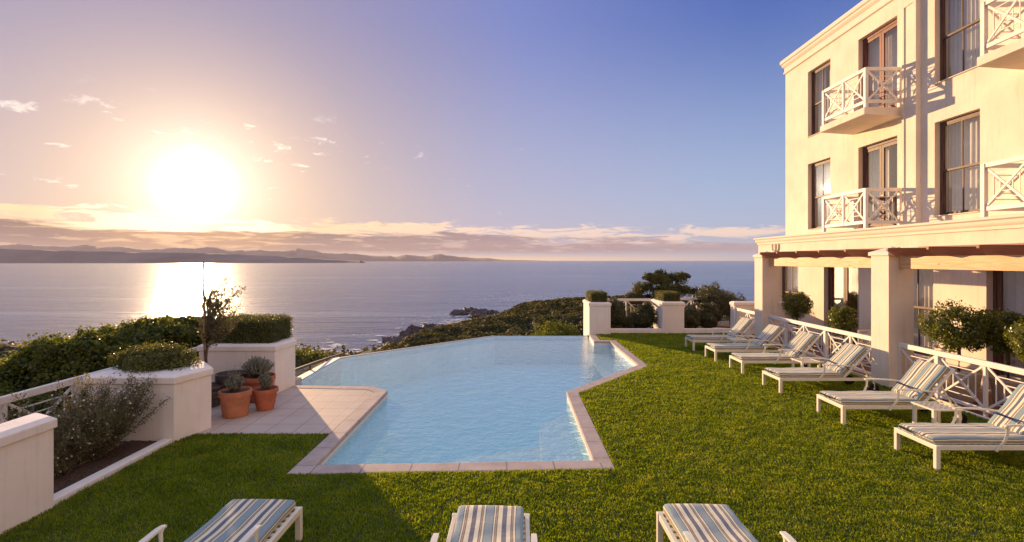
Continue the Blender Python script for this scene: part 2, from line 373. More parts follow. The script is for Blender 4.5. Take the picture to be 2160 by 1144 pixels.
def box_leaves(x0, x1, y0, y1, z0, z1, n, L, W, rag=.03, top_round=.05):
    A = np.array([(y1-y0)*(z1-z0)]*2 + [(x1-x0)*(z1-z0)]*2 + [(x1-x0)*(y1-y0)]); A = A/A.sum()
    f = RNG.choice(5, n, p=A); u = RNG.random(n); v = RNG.random(n); P = np.zeros((n, 3)); Nn = np.zeros((n, 3))
    X = x0+(x1-x0)*u; Y = y0+(y1-y0)*u; Z = z0+(z1-z0)*v; YT = y0+(y1-y0)*v
    for k in range(5):
        m = f == k
        if k == 0: P[m] = np.c_[np.full(m.sum(), x0), Y[m], Z[m]]; Nn[m] = (-1,0,0)
        if k == 1: P[m] = np.c_[np.full(m.sum(), x1), Y[m], Z[m]]; Nn[m] = (1,0,0)
        if k == 2: P[m] = np.c_[X[m], np.full(m.sum(), y0), Z[m]]; Nn[m] = (0,-1,0)
        if k == 3: P[m] = np.c_[X[m], np.full(m.sum(), y1), Z[m]]; Nn[m] = (0,1,0)
        if k == 4: P[m] = np.c_[X[m], YT[m], np.full(m.sum(), z1)]; Nn[m] = (0,0,1)
    # round the corners
    c = np.array([(x0+x1)/2, (y0+y1)/2, z0]); h = np.array([(x1-x0)/2, (y1-y0)/2, z1-z0])
    q = np.abs(P-c)/h; e = np.sort(q, axis=1)[:, 1]; P = c + (P-c)*(1-top_round*np.clip(e-.75, 0, 1)[:, None]*4*.5)
    P += Nn*RNG.normal(-.01, rag, (n, 1)) + RNG.normal(0, .012, (n, 3))
    P += Nn*(vnoise(P[:,0]*3+P[:,2]*2, P[:,1]*3+P[:,2]*2, .35)[:, None]-.5)*rag*2
    return leaf_arrays(P, Nn, L, W, .8)
def lumpy_core(c, r, seed=0, amp=.15, seg=18, rings=12):
    m = MB(); vs = []
    for i in range(rings+1):
        t = PI*i/rings
        for j in range(seg):
            a = 2*PI*j/seg; d = (math.sin(t)*math.cos(a), math.sin(t)*math.sin(a), math.cos(t))
            k = 1+amp*(float(vnoise(d[0]*2+5+seed, d[1]*2+d[2]*3+5, .5, seed))-.5)*2
            vs.append((c[0]+d[0]*r[0]*k, c[1]+d[1]*r[1]*k, c[2]+d[2]*r[2]*k))
    fs = [(i*seg+j, (i+1)*seg+j, (i+1)*seg+(j+1)%seg, i*seg+(j+1)%seg) for i in range(rings) for j in range(seg)]
    m.add(vs, fs); return m

# ================================================================== CAMERA / SUN / WORLD
CAM = bpy.data.cameras.new('camera'); cam = bpy.data.objects.new('camera', CAM); COL.objects.link(cam); S.camera = cam
H = 2.6; FPX = 1060.0; CX = 1086.0; HY = 550.0
cam.location = (0, 0, H); cam.rotation_euler = (R(90), 0, 0)
CAM.sensor_width = 36; CAM.lens = 36*FPX/2160; CAM.shift_x = -6/2160; CAM.shift_y = -22/2160
CAM.clip_start = .1; CAM.clip_end = 200000
AZ = R(-32.4); EL = R(7.0)
SD = Vector((math.sin(AZ)*math.cos(EL), math.cos(AZ)*math.cos(EL), math.sin(EL)))
sl = bpy.data.lights.new('sun', 'SUN'); so = bpy.data.objects.new('sun', sl); COL.objects.link(so)
sl.energy = 5.0; sl.angle = R(.55); sl.color = (1.0, .64, .33); so.rotation_euler = SD.to_track_quat('Z', 'Y').to_euler(); so.location = (-20, 30, 20)

W = bpy.data.worlds.new('World'); S.world = W; W.use_nodes = True
nt = W.node_tree; nt.nodes.clear(); LK = nt.links.new
def mth(op, a, b=None, c=None, clamp=False):
    n = nt.nodes.new('ShaderNodeMath'); n.operation = op; n.use_clamp = clamp
    for i, x in enumerate((a, b, c)):
        if x is None: continue
        if isinstance(x, (int, float)): n.inputs[i].default_value = x
        else: LK(x, n.inputs[i])
    return n.outputs[0]
def sstep(x, a, b):
    n = nt.nodes.new('ShaderNodeMapRange'); n.interpolation_type = 'SMOOTHSTEP'
    LK(x, n.inputs[0]); n.inputs[1].default_value = a; n.inputs[2].default_value = b; return n.outputs[0]
def mixc(f, a, b, blend='MIX'):
    n = nt.nodes.new('ShaderNodeMix'); n.data_type = 'RGBA'; n.blend_type = blend; n.clamp_factor = True
    if isinstance(f, (int, float)): n.inputs[0].default_value = f
    else: LK(f, n.inputs[0])
    for i, x in ((6, a), (7, b)):
        if isinstance(x, tuple): n.inputs[i].default_value = (*x, 1)
        else: LK(x, n.inputs[i])
    return n.outputs[2]
def scalec(col, f):
    n = nt.nodes.new('ShaderNodeVectorMath'); n.operation = 'SCALE'
    if isinstance(col, tuple): n.inputs[0].default_value = col
    else: LK(col, n.inputs[0])
    if isinstance(f, (int, float)): n.inputs['Scale'].default_value = f
    else: LK(f, n.inputs['Scale'])
    return n.outputs[0]
def addc(a, b):
    n = nt.nodes.new('ShaderNodeVectorMath'); n.operation = 'ADD'
    for i, x in enumerate((a, b)):
        if isinstance(x, tuple): n.inputs[i].default_value = x
        else: LK(x, n.inputs[i])
    return n.outputs[0]
tc = nt.nodes.new('ShaderNodeTexCoord'); sep = nt.nodes.new('ShaderNodeSeparateXYZ'); LK(tc.outputs['Generated'], sep.inputs[0])
gx, gy, gz = sep.outputs
hr = mth('SQRT', mth('ADD', mth('MULTIPLY', gx, gx), mth('MULTIPLY', gy, gy)))
V = mth('DIVIDE', gz, mth('MAXIMUM', hr, .02)); AZN = mth('ARCTAN2', gx, gy)
dt = nt.nodes.new('ShaderNodeVectorMath'); dt.operation = 'DOT_PRODUCT'; LK(tc.outputs['Generated'], dt.inputs[0]); dt.inputs[1].default_value = SD
D = mth('MAXIMUM', dt.outputs['Value'], 0.0)
sky = nt.nodes.new('ShaderNodeTexSky'); sky.sky_type = 'NISHITA'; sky.sun_disc = False; sky.sun_elevation = EL; sky.sun_rotation = AZ
sky.air_density = 1.0; sky.dust_density = 1.0; sky.ozone_density = 3.0
# evening sky colour by direction, with unseen zenith and rear brightened as fill light (values are x10: the background runs at 0.1)
def cramp(x, stops):
    r = nt.nodes.new('ShaderNodeValToRGB'); e = r.color_ramp.elements; LK(x, r.inputs[0])
    while len(e) > 1: e.remove(e[-1])
    for i, (p, c) in enumerate(stops):
        q = e[0] if i == 0 else e.new(p)
        q.position = p; q.color = (c[0]/10, c[1]/10, c[2]/10, 1)
    return scalec(r.outputs[0], 10.0)
ang = mth('DIVIDE', mth('ARCCOSINE', mth('MINIMUM', dt.outputs['Value'], .99999)), PI)     # 0 at the sun, 1 opposite
up = sstep(V, .02, .52)
low = cramp(ang, [(0, (5.2, 3.7, 2.5)), (.05, (4.3, 3.0, 2.35)), (.09, (3.5, 2.8, 2.9)), (.16, (2.85, 2.85, 3.9)), (.30, (2.3, 3.1, 4.5)), (.42, (2.2, 3.0, 4.4)), (.56, (4.4, 3.5, 3.6)), (.75, (7.4, 5.1, 4.1)), (1, (7.4, 5.0, 4.0))])  # last warm stops lie behind the camera, boosted to fill shaded walls
high = cramp(ang, [(0, (3.2, 2.3, 2.2)), (.09, (2.1, 1.8, 2.6)), (.20, (1.15, 1.5, 3.5)), (.32, (.36, .85, 2.9)), (.46, (.36, .82, 2.8)), (.8, (4.0, 3.1, 3.0)), (1, (4.4, 3.3, 3.1))])
grad = mixc(sstep(V, .62, 1.3), mixc(up, low, high), (3.5, 3.9, 5.5))  # pale zenith above the frame is added to brighten level surfaces
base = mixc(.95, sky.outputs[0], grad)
glow = addc(addc(scalec((24, 22, 18), mth('POWER', D, 1800.0)), scalec((2.0, 2.3, 2.6), mth('POWER', D, 420.0))), addc(scalec((2.6, 2.0, 1.3), mth('POWER', D, 150.0)), scalec((1.5, 1.1, .72), mth('POWER', D, 40.0))))
base = addc(base, glow)
# clouds, laid out by azimuth and elevation
cmb = nt.nodes.new('ShaderNodeCombineXYZ'); LK(AZN, cmb.inputs[0]); LK(V, cmb.inputs[1])
def cn(sx, sy, dy=0.0, detail=7, dist=.3, off=0.0, rough=.6):
    mp = nt.nodes.new('ShaderNodeMapping'); mp.inputs['Scale'].default_value = (sx, sy, 1); mp.inputs['Location'].default_value = (off, dy*sy, off*.7)
    LK(cmb.outputs[0], mp.inputs[0]); n = nt.nodes.new('ShaderNodeTexNoise'); n.inputs['Scale'].default_value = 1; n.inputs['Detail'].default_value = detail
    n.inputs['Distortion'].default_value = dist; n.inputs['Roughness'].default_value = rough; LK(mp.outputs[0], n.inputs['Vector']); return n.outputs['Fac']
top = mth('MULTIPLY_ADD', AZN, -.018, .0485)          # top of the low bank, higher to the left
sund = sstep(D, .978, .9985)
front = sstep(gy, -.1, .25)
# wisps above the bank, brightly lit
wn = cn(10, 66, 0, 10, .8, 3.1, .68)
wn2 = cn(7, 60, -.006, 8, .6, 3.1)
wreg = mth('MULTIPLY', sstep(V, .020, .052), mth('SUBTRACT', 1.0, sstep(mth('SUBTRACT', V, top), .004, .036)))
wd = mth('MULTIPLY', sstep(mth('ADD', wn, mth('MULTIPLY', wreg, .20)), .60, .70), sstep(wreg, .02, .3))
wcol = mixc(sund, mixc(sstep(AZN, -.45, .1), (8.6, 5.7, 3.1), (6.2, 4.8, 4.0)), (14, 11, 7.2))
base = mixc(mth('MULTIPLY', wd, .92), base, wcol)
# the bank itself
bn = cn(5, 45, 0, 8, .5, 9.0); bn2 = cn(16, 110, 0, 6, .3, 2.0)
bt = mth('ADD', mth('SUBTRACT', top, V), mth('ADD', mth('MULTIPLY_ADD', bn, .07, -.037), mth('MULTIPLY_ADD', bn2, .014, -.007)))
bank = mth('MULTIPLY', sstep(bt, -.001, .008), sstep(mth('ADD', V, mth('MULTIPLY_ADD', bn2, .012, -.006)), .010, .022))
bcol = mixc(sund, mixc(sstep(AZN, -.55, .3), (1.15, .70, .74), (1.7, 1.35, 1.95)), (3.6, 1.8, .75))
bcol = mixc(mth('MULTIPLY', sstep(bn2, .51, .64), .7), bcol, mixc(sund, mixc(sstep(AZN, -.45, 0), (6.6, 4.3, 2.7), (4.4, 3.5, 3.5)), (9, 5.6, 2.6)))
base = mixc(mth('MULTIPLY', mth('MULTIPLY', bank, .92), mth('SUBTRACT', 1.0, mth('MULTIPLY', sstep(AZN, .1, .6), .35))), base, bcol)
# small puffs higher up, to the left half
pn = cn(17, 48, 0, 9, .3, 5.3, .68); reg = cn(2.6, 6, 0, 2, 0, 1.7)
pd = mth('MULTIPLY', sstep(mth('ADD', pn, mth('MULTIPLY_ADD', reg, .30, -.15)), .59, .69),
         mth('MULTIPLY', mth('MULTIPLY', sstep(V, .07, .10), mth('SUBTRACT', 1.0, sstep(V, .18, .30))), mth('MULTIPLY', mth('SUBTRACT', 1.0, sstep(AZN, -.18, .05)), front)))
base = mixc(mth('MULTIPLY', pd, .75), base, mixc(sund, (8.2, 7.0, 6.2), (12, 10.5, 8)))
# warm air just over the horizon
hz = mth('MULTIPLY', mth('SUBTRACT', 1.0, sstep(V, 0.0, .016)), sstep(D, .35, .97))
base = mixc(mth('MULTIPLY', hz, .75), base, (9.5, 6.4, 3.1))
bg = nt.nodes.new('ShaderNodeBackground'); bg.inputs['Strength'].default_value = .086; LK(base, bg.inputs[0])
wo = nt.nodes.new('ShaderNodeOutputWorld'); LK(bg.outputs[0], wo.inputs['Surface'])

S.render.engine = 'CYCLES'; S.cycles.use_denoising = True; S.cycles.max_bounces = 10; S.cycles.transparent_max_bounces = 12
S.cycles.sample_clamp_indirect = 4.0; S.cycles.caustics_reflective = False; S.cycles.caustics_refractive = False
S.view_settings.view_transform = 'Standard'; S.view_settings.look = 'None'; S.view_settings.exposure = 1.0; S.view_settings.gamma = 1

# ================================================================== GROUND
SEA = -16.0
sea = MB(); sea.add([(-60000, -3000, SEA), (60000, -3000, SEA), (60000, 90000, SEA), (-60000, 90000, SEA)], [(0,1,2,3)])
tag(sea.build('sea', M['sea']), kind='structure')

def shore_y(x):
    return np.interp(x, [-200, -60, -40, -30, -24, -19, -13, -8, -3, 4, 14, 40, 100, 260], [48, 52, 60, 76, 100, 118, 130, 142, 158, 178, 196, 208, 190, 150])
def land_z(x, y, lumps=True):
    x = np.asarray(x, float); y = np.asarray(y, float)
    s = shore_y(x) + (fbm(x, y, 14, 4, 3)-.47)*16 - y
    inland = np.clip(s, 0, None)
    z = SEA - .8 + 1.6*np.clip(s/6+.5, 0, 1) + 4.0*(1-np.exp(-inland/32))
    rise = np.clip((x+4)/40, 0, 1); z = z + rise*1.6*(1-np.exp(-inland/60))
    near = np.clip((64-y)/46, 0, 1); near = near*near*(3-2*near)
    z = z*(1-near) + (-2.2)*near
    side = np.clip((x-12)/14, 0, 1)*np.clip((60-y)/30, 0, 1); z = np.maximum(z, -5.5*side + -40*(1-side))
    z = np.where(s < -3, SEA-1.2, z)
    if lumps:
        veg = np.clip((s-9)/10, 0, 1)*np.clip((y-21)/10, 0, 1)
        b = np.abs(vnoise(x, y, 4.6, 5)-.5)*2; b2 = np.abs(vnoise(x, y, 2.1, 8)-.5)*2
        z = z + veg*((1-b)*1.7 + (1-b2)*.8 - .6 + (fbm(x, y, 22, 3, 12)-.45)*2.4)
        rk = np.clip(1-np.abs(s-4)/7, 0, 1); rr = 1-np.abs(vnoise(x, y, 2.6, 21)*2-1); rr2 = 1-np.abs(vnoise(x, y, 1.1, 25)*2-1)
        z = z + rk*(rr*1.7+rr2*.7-.7)
    return z, s
# plateau under the garden with a hole-free shell: terrain begins at the garden edge
ys = np.concatenate([np.linspace(-30, 18.6, 10), np.linspace(19.4, 60, 60), np.linspace(60.7, 240, 250), np.linspace(244, 640, 50)])
xs = np.concatenate([np.linspace(-260, -62, 24), np.linspace(-60, 44, 190), np.linspace(46, 320, 40)])
GX, GY = np.meshgrid(xs, ys); GZ, GS = land_z(GX, GY)
inner = (GX > -11.5) & (GX < 30) & (GY < 19.2)
tl = np.clip((-GX-6)/10, 0, 1)*(GY < 60)
GZ = np.where(GY < 19.2, np.where(inner, -2.4, np.minimum(GZ, -2.2 - 4*np.clip((-GX-12)/20, 0, 1))), GZ)
nx, ny = len(xs), len(ys); idx = np.arange(nx*ny).reshape(ny, nx)
F = np.stack([idx[:-1,:-1], idx[:-1,1:], idx[1:,1:], idx[1:,:-1]], -1).reshape(-1, 4)
def land_mat():
    m, nt2, b = mat('coast_ground'); g = nd(nt2, 'ShaderNodeNewGeometry'); sp = nd(nt2, 'ShaderNodeSeparateXYZ'); nt2.links.new(g.outputs['Position'], sp.inputs[0])
    n = noise(nt2, .5, 6, g.outputs['Position'], .7); n2 = noise(nt2, 3, 6, g.outputs['Position'], .75)
    at = nd(nt2, 'ShaderNodeAttribute'); at.attribute_name = 'shore'
    ad = nd(nt2, 'ShaderNodeMath', operation='MULTIPLY_ADD'); ad.inputs[1].default_value = 9; nt2.links.new(n.outputs['Fac'], ad.inputs[0]); nt2.links.new(at.outputs['Fac'], ad.inputs[2])
    mr = nd(nt2, 'ShaderNodeMapRange'); mr.inputs[1].default_value = 12.5; mr.inputs[2].default_value = 15.5; nt2.links.new(ad.outputs[0], mr.inputs[0])
    rock = ramp(nt2, n2.outputs['Fac'], [(.3, (.045,.032,.026)), (.55, (.12,.085,.07)), (.75, (.24,.18,.15))])
    veg = ramp(nt2, n2.outputs['Fac'], [(.3, (.012,.014,.006)), (.7, (.035,.037,.013))])
    mx = nd(nt2, 'ShaderNodeMix', data_type='RGBA'); nt2.links.new(mr.outputs[0], mx.inputs[0]); nt2.links.new(rock.outputs[0], mx.inputs[6]); nt2.links.new(veg.outputs[0], mx.inputs[7])
    nt2.links.new(mx.outputs[2], b.inputs['Base Color']); b.inputs['Roughness'].default_value = .85; bump(nt2, b, n2.outputs['Fac'], .8, .3); return m
M['land'] = land_mat()
land = np_obj('coastal_terrain', np.stack([GX, GY, GZ], -1).reshape(-1, 3), F, M['land'], smooth=True)
a = land.data.attributes.new('shore', 'FLOAT', 'POINT'); a.data.foreach_set('value', GS.ravel().astype(np.float32))
tag(land, kind='structure')
# scrub: leafy clumps over the slope towards the sea
n = 230000; px = RNG.uniform(-60, 42, n); py = 22 + (205-22)*RNG.random(n)**.8
pz, ps = land_z(px, py); px2 = px + RNG.normal(0, .25, n); k = (ps > 8 + 5*vnoise(px, py, 5, 31)) & (px < -4+py*.33) & (px > -30-py*.2)
P = np.c_[px2, py, pz + RNG.uniform(-.05, .35, n)][k]; e = .5
zx = land_z(P[:,0]+e, P[:,1])[0]-land_z(P[:,0]-e, P[:,1])[0]; zy = land_z(P[:,0], P[:,1]+e)[0]-land_z(P[:,0], P[:,1]-e)[0]
Nn = np.c_[-zx, -zy, np.full(len(P), 2*e)]; Nn /= np.linalg.norm(Nn, axis=1, keepdims=True)
sz = (.10 + .0032*P[:, 1])[:, None]
V4 = leaf_arrays(P, Nn, sz*1.5, sz, .55)
tag(np_obj('coastal_scrub', V4, quads(len(P)), LG['scrub']), 'dense dark green scrub covering the slope down to the rocky shore', 'scrub', kind='stuff')

# rocks in the surf
M['rock'] = plain('sea_rock', (.085, .06, .05), .7, 0, .6, .8, 1.0)
def outcrop(pts, seed):
    m = MB(); rs = random.Random(seed)
    for (x, y, r, hgt) in pts:
        seg, rings = 14, 8; vs = []; o = rs.random()*50
        for i in range(rings+1):
            t = PI*i/rings
            for j in range(seg):
                aa = 2*PI*j/seg; d = (math.sin(t)*math.cos(aa), math.sin(t)*math.sin(aa), math.cos(t))
                kk = .62+.75*float(vnoise(d[0]*1.7+o, d[1]*1.7+d[2]*2+o, .55)) + .28*float(vnoise(d[0]*4+o, d[1]*4+d[2]*4, .4, 3))
                vs.append((x+d[0]*r*kk*1.4, y+d[1]*r*kk, SEA-.2+d[2]*hgt*kk))
        m.add(vs, [(i*seg+j, (i+1)*seg+j, (i+1)*seg+(j+1)%seg, i*seg+(j+1)%seg) for i in range(rings) for j in range(seg)])
    return m
def px2w(x, y, z=0.0):
    d = FPX*(H-z)/(y-HY); return ((x-CX)/FPX*d, d)
rr = random.Random(5)
def cluster(x0, x1, y, n, r0, r1, hh, dy=4):
    out = []
    for i in range(n):
        px_ = x0+(x1-x0)*(i+rr.random()*.8)/n; w = px2w(px_, y+rr.uniform(-dy, dy), SEA); out.append((w[0], w[1], rr.uniform(r0, r1), rr.uniform(.5, 1)*hh))
    return out
tag(outcrop(cluster(965, 1042, 662, 16, 1.0, 2.2, 1.7, 3) + cluster(955, 965, 665, 1, .8, 1, .6), 3).build('rock_outcrop', M['rock']), 'dark jagged rocks standing in the sea farthest from the pool, off the green point', 'rocks', 'rocks along the shoreline')
tag(outcrop(cluster(862, 930, 705, 20, 1.0, 2.0, 2.0, 5), 8).build('rock_outcrop', M['rock']), 'jagged dark rock ridge at the water line in the middle of the shore rocks', 'rocks', 'rocks along the shoreline')
tag(outcrop(cluster(822, 905, 722, 30, .8, 1.8, 1.5, 6), 9).build('rock_outcrop', M['rock']), 'low flat brown rocks in the surf just over the pool edge', 'rocks', 'rocks along the shoreline')
tag(outcrop(cluster(1000, 1075, 671, 20, .9, 2.0, 1.4, 4), 14).build('rock_outcrop', M['rock']), 'broken low rocks between the offshore reef and the green slope', 'rocks', 'rocks along the shoreline')
# foam patches round the rocks (flat sheets of broken foam on the water)
def foam_patch(cx, cy, rx, ry, n, seed):
    rs = np.random.default_rng(seed); P = np.c_[rs.normal(cx, rx, n), rs.normal(cy, ry, n)]
    k = vnoise(P[:,0], P[:,1], 3.0, 40) > .5; P = P[k]; n = len(P); z = SEA+.06
    r = rs.uniform(.1, .55, n)[:, None]; V_ = np.empty((n, 4, 3)); V_[:, :, 2] = z + rs.uniform(0, .05, n)[:, None]
    for q, (ax, ay) in enumerate(((-2.2,0),(0,-.6),(2.2,0),(0,.6))): V_[:, q, 0] = P[:,0]+(ax*r[:,0]); V_[:, q, 1] = P[:,1]+(ay*r[:,0])
    return V_.reshape(-1, 3), n
Vs = []; tot = 0
for a_ in ((-24, 122, 6, 7, 900, 1), (-31, 108, 6, 6, 900, 2), (-13, 158, 8, 8, 900, 3), (-9, 150, 5, 5, 500, 4), (-38, 97, 6, 4, 500, 6), (12, 250, 16, 14, 500, 5)):
    v_, n_ = foam_patch(*a_); Vs.append(v_); tot += n_
tag(np_obj('surf_foam', np.concatenate(Vs), quads(tot), M['foam']), 'thin white surf foam around the shore rocks', 'foam', kind='stuff')

# far shore and mountains
M['far_land'] = plain('far_land', (.20, .155, .14), .95, 0, .3, .002)
def ridge(name, prof, dist, depth, base=SEA-5, rough=0, seed=0):
    prof = [(p_, HY-(HY-q_)*(.74 if name == 'mountains' else .8)) for p_, q_ in prof]; xs_ = np.linspace(prof[0][0], prof[-1][0], 1100); ys_ = np.interp(xs_, [p[0] for p in prof], [p[1] for p in prof])
    jag = (fbm(xs_, xs_*0+seed, 34, 4, seed)-.48)*rough; ys_ = ys_ - np.maximum(jag*np.clip((HY-ys_)/10, 0, 1), -50)
    m = MB(); vs = []
    rows = 7
    for r_ in range(rows):
        t = r_/(rows-1); d = dist - depth*(1-t)
        for i, x in enumerate(xs_):
            zt = H + (HY-ys_[i])/FPX*dist; hh = (zt-base)
            k = t**.8*(.82+.36*float(vnoise(x*.008+seed, t*4, .35, seed))) if 0 < t < 1 else t
            vs.append(((x-CX)/FPX*d, d, base + hh*min(k, 1)))
    nn = len(xs_); m.add(vs, [(r_*nn+i, r_*nn+i+1, (r_+1)*nn+i+1, (r_+1)*nn+i) for r_ in range(rows-1) for i in range(nn-1)])
    b0 = len(m.v); m.add([(v[0], v[1]+depth*.8, base) for v in vs[-nn:]], [])
    m.f += [((rows-1)*nn+i, (rows-1)*nn+i+1, b0+i+1, b0+i) for i in range(nn-1)]; m.m += [0]*(nn-1)
    return tag(m.build(name, M['far_land'], smooth='all'), kind='structure')
ridge('headland', [(-400, 512), (-120, 516), (0, 519), (100, 523), (200, 526), (330, 529), (480, 532), (560, 537), (640, 543), (720, 548.5), (760, 551)], 4200, 260, rough=2.2, seed=4)
ridge('mountains', [(-500, 492), (-200, 498), (0, 503), (70, 507), (150, 506), (220, 510), (300, 513), (380, 514), (430, 513), (500, 519), (560, 523), (640, 521), (700, 526), (760, 529), (820, 533), (880, 533), (925, 535), (990, 541), (1060, 546.5), (1120, 549), (1160, 551)], 12500, 1100, rough=13, seed=9)

# ================================================================== POOL, PATIO, LAWN
WZ = -.11
P_in = [(-2.54, 6.39), (1.03, 6.54), (1.03, 9.95), (3.09, 12.53), (3.07, 16.15), (2.54, 16.15), (2.62, 17.67), (2.62, 18.1), (-.72, 18.1), (-4.85, 14.0), (-4.85, 10.5), (-2.93, 10.36), (-2.54, 10.0)]
def poly_obj(name, poly, z, m, kind='structure'):
    mb = MB(); mb.add([(p[0], p[1], z) for p in poly], [tuple(range(len(poly)))]); return tag(mb.build(name, m), kind=kind)
# water, basin
poly_obj('pool_water', P_in, WZ, M['pool_water'])
bs = MB(); ZB = -1.15
bs.add([(p[0], p[1], ZB) for p in P_in], [tuple(range(len(P_in)))])
nP = len(P_in)
for i in range(nP):
    a_, b_ = P_in[i], P_in[(i+1) % nP]
    inf = i in (7, 8, 9)
    zt = WZ+.004 if inf else -.055
    bs.mi(1 if False else 0)
    bs.add([(a_[0],a_[1],ZB),(b_[0],b_[1],ZB),(b_[0],b_[1],zt-.10),(a_[0],a_[1],zt-.10)], [(0,1,2,3)])
    bs.mi(1); bs.add([(a_[0],a_[1],zt-.10),(b_[0],b_[1],zt-.10),(b_[0],b_[1],zt),(a_[0],a_[1],zt)], [(0,1,2,3)])
basin = bs.build('pool_basin', [M['pool_tile'], M['pool_rim']]); tag(basin, kind='structure')
# shelves and steps under water
st = MB(); st.prism([(.40, 6.53), (1.027, 6.543), (1.027, 9.9), (.45, 9.2)], ZB, -.42)
st.prism([(-.9, 6.47), (.397, 6.52), (.447, 9.2), (-1.0, 8.6)], ZB, -.80)
st.prism([(2.55, 13.2), (3.06, 12.9), (3.06, 16.14), (2.25, 16.14)], ZB, -.40)
tag(st.build('pool_steps', M['pool_step']), kind='structure')
# infinity edge rim and outer wall
re_ = MB()
def rim(a_, b_, w, out):
    ax, ay = a_; bx, by = b_; ox, oy = out
    re_.prism([(ax, ay), (bx, by), (bx+ox*w, by+oy*w), (ax+ox*w, ay+oy*w)][::-1] if False else [(ax+ox*w, ay+oy*w), (bx+ox*w, by+oy*w), (bx, by), (ax, ay)], -2.5, WZ+.02)
re_.add([(2.62,18.1,WZ+.012),(-.72,18.1,WZ+.012),(-4.85,14.0,WZ+.012),(-4.85,10.6,WZ+.012),(2.62,18.22,WZ-.01),(-.80,18.22,WZ-.01),(-5.12,14.1,WZ-.03),(-5.12,10.6,WZ-.03),
        (2.62,18.22,-3.2),(-.80,18.22,-3.2),(-5.12,14.1,-3.2),(-5.12,10.6,-3.2)],
       [(0,4,5,1),(1,5,6,2),(2,6,7,3),(4,8,9,5),(5,9,10,6),(6,10,11,7)])
tag(re_.build('pool_edge', M['pool_rim']), kind='structure')
# coping
def coping(name, inner_, outer_, closed=False, ztop=.008, zbot=-.06):
    me_v = []; fs = []; run = []; L_ = 0; n_ = len(inner_)
    for i in range(n_-1):
        a_, b_, c_, d_ = inner_[i], inner_[i+1], outer_[i+1], outer_[i]
        l = math.dist(a_, b_); w = .3; bse = len(me_v); steps = max(1, int(l/.15))
        for z in (ztop, zbot):
            me_v += [(a_[0],a_[1],z),(b_[0],b_[1],z),(c_[0],c_[1],z),(d_[0],d_[1],z)]
        u = (Vector(b_)-Vector(a_)).normalized(); ou = [ (Vector(q)-Vector(a_)).dot(u) for q in (a_,b_,c_,d_)]
        no = Vector((-u.y, u.x)); wv = [abs((Vector(q)-Vector(a_)).dot(no)) for q in (a_,b_,c_,d_)]
        rv = [(L_+ou[k_]+30, wv[k_], 0) for k_ in range(4)]; run += rv + rv; L_ += l
        fs += [(bse,bse+1,bse+2,bse+3), (bse+1,bse,bse+4,bse+5), (bse+3,bse+2,bse+6,bse+7), (bse+7,bse+6,bse+5,bse+4)]
        if i == 0: fs.append((bse, bse+3, bse+7, bse+4))
        if i == n_-2: fs.append((bse+2, bse+1, bse+5, bse+6))
    me = bpy.data.meshes.new(name); me.from_pydata(me_v, [], fs); me.materials.append(M['coping'])
    at = me.attributes.new('run', 'FLOAT_VECTOR', 'POINT'); at.data.foreach_set('vector', [c for r_ in run for c in r_])
    o = bpy.data.objects.new(name, me); COL.objects.link(o); o.parent = None
    bb = o.modifiers.new('bevel', 'BEVEL'); bb.width = .012; bb.segments = 2; bb.limit_method = 'ANGLE'
    return tag(o, kind='structure')
inn = [(-4.75, 10.46), (-2.92, 10.36), (-2.53, 10.0), (-2.53, 6.385), (1.02, 6.53), (1.02, 9.95), (3.08, 12.53), (3.06, 16.17), (2.55, 16.17), (2.60, 17.66)]
out = [(-4.75, 10.24), (-2.99, 10.13), (-2.76, 9.88), (-2.78, 6.11), (1.25, 6.27), (1.25, 9.86), (3.29, 12.40), (3.27, 16.42), (2.80, 16.42), (2.84, 17.66)]
coping('pool_coping', inn, out)
pt = MB(); pt.prism([(-6.3, 7.53), (-2.785, 7.53), (-2.765, 9.88), (-2.995, 10.125), (-4.75, 10.235), (-4.75, 11.2), (-6.3, 11.2)], -.12, .002)
tag(pt.build('patio', M['patio']), kind='structure')
# turf base with pool hole: pieces round the pool
tf = MB()
lawn_polys = [
  [(-4.88, -4), (7.75, -4), (7.75, 6.26), (1.25, 6.26), (-2.78, 6.10), (-4.88, 6.10)],
  [(-4.88, 6.10), (-2.78, 6.10), (-2.785, 7.525), (-4.80, 7.525), (-4.88, 7.2)],
  [(1.25, 6.26), (7.75, 6.26), (7.75, 12.39), (3.29, 12.39), (1.255, 9.86)],
  [(3.295, 12.39), (7.75, 12.39), (7.75, 17.95), (2.85, 17.95), (2.845, 16.43), (3.275, 16.43)]]
for p_ in lawn_polys: tf.prism(p_, -2.6, -.004)
tag(tf.build('lawn_ground', M['turf']), kind='structure')
def inpoly(x, y, poly):
    c = np.zeros(len(x), bool); n_ = len(poly); j = n_-1
    for i in range(n_):
        xi, yi = poly[i]; xj, yj = poly[j]
        c ^= ((yi > y) != (yj > y)) & (x < (xj-xi)*(y-yi)/((yj-yi) or 1e-9)+xi); j = i
    return c
Gx = []; Gy = []
for p_ in lawn_polys:
    x0 = min(q[0] for q in p_); x1 = max(q[0] for q in p_); y0 = max(1.8, min(q[1] for q in p_)); y1 = max(q[1] for q in p_)
    n_ = int((x1-x0)*(y1-y0)*7500); x = RNG.uniform(x0-.02, x1, n_); y = RNG.uniform(y0-.02, y1+.02, n_)
    k = inpoly(x, y, p_) & (np.abs(x) < .85*y+4.5)
    dens = np.clip(5.8/np.maximum(y, 3.6), 0, 1)**1.35; k &= RNG.random(n_) < dens
    k &= (RNG.random(n_) < .40+.85*vnoise(x, y, .06, 3))
    Gx.append(x[k]); Gy.append(y[k])
Gx = np.concatenate(Gx); Gy = np.concatenate(Gy); n_ = len(Gx)
print('blades', n_)
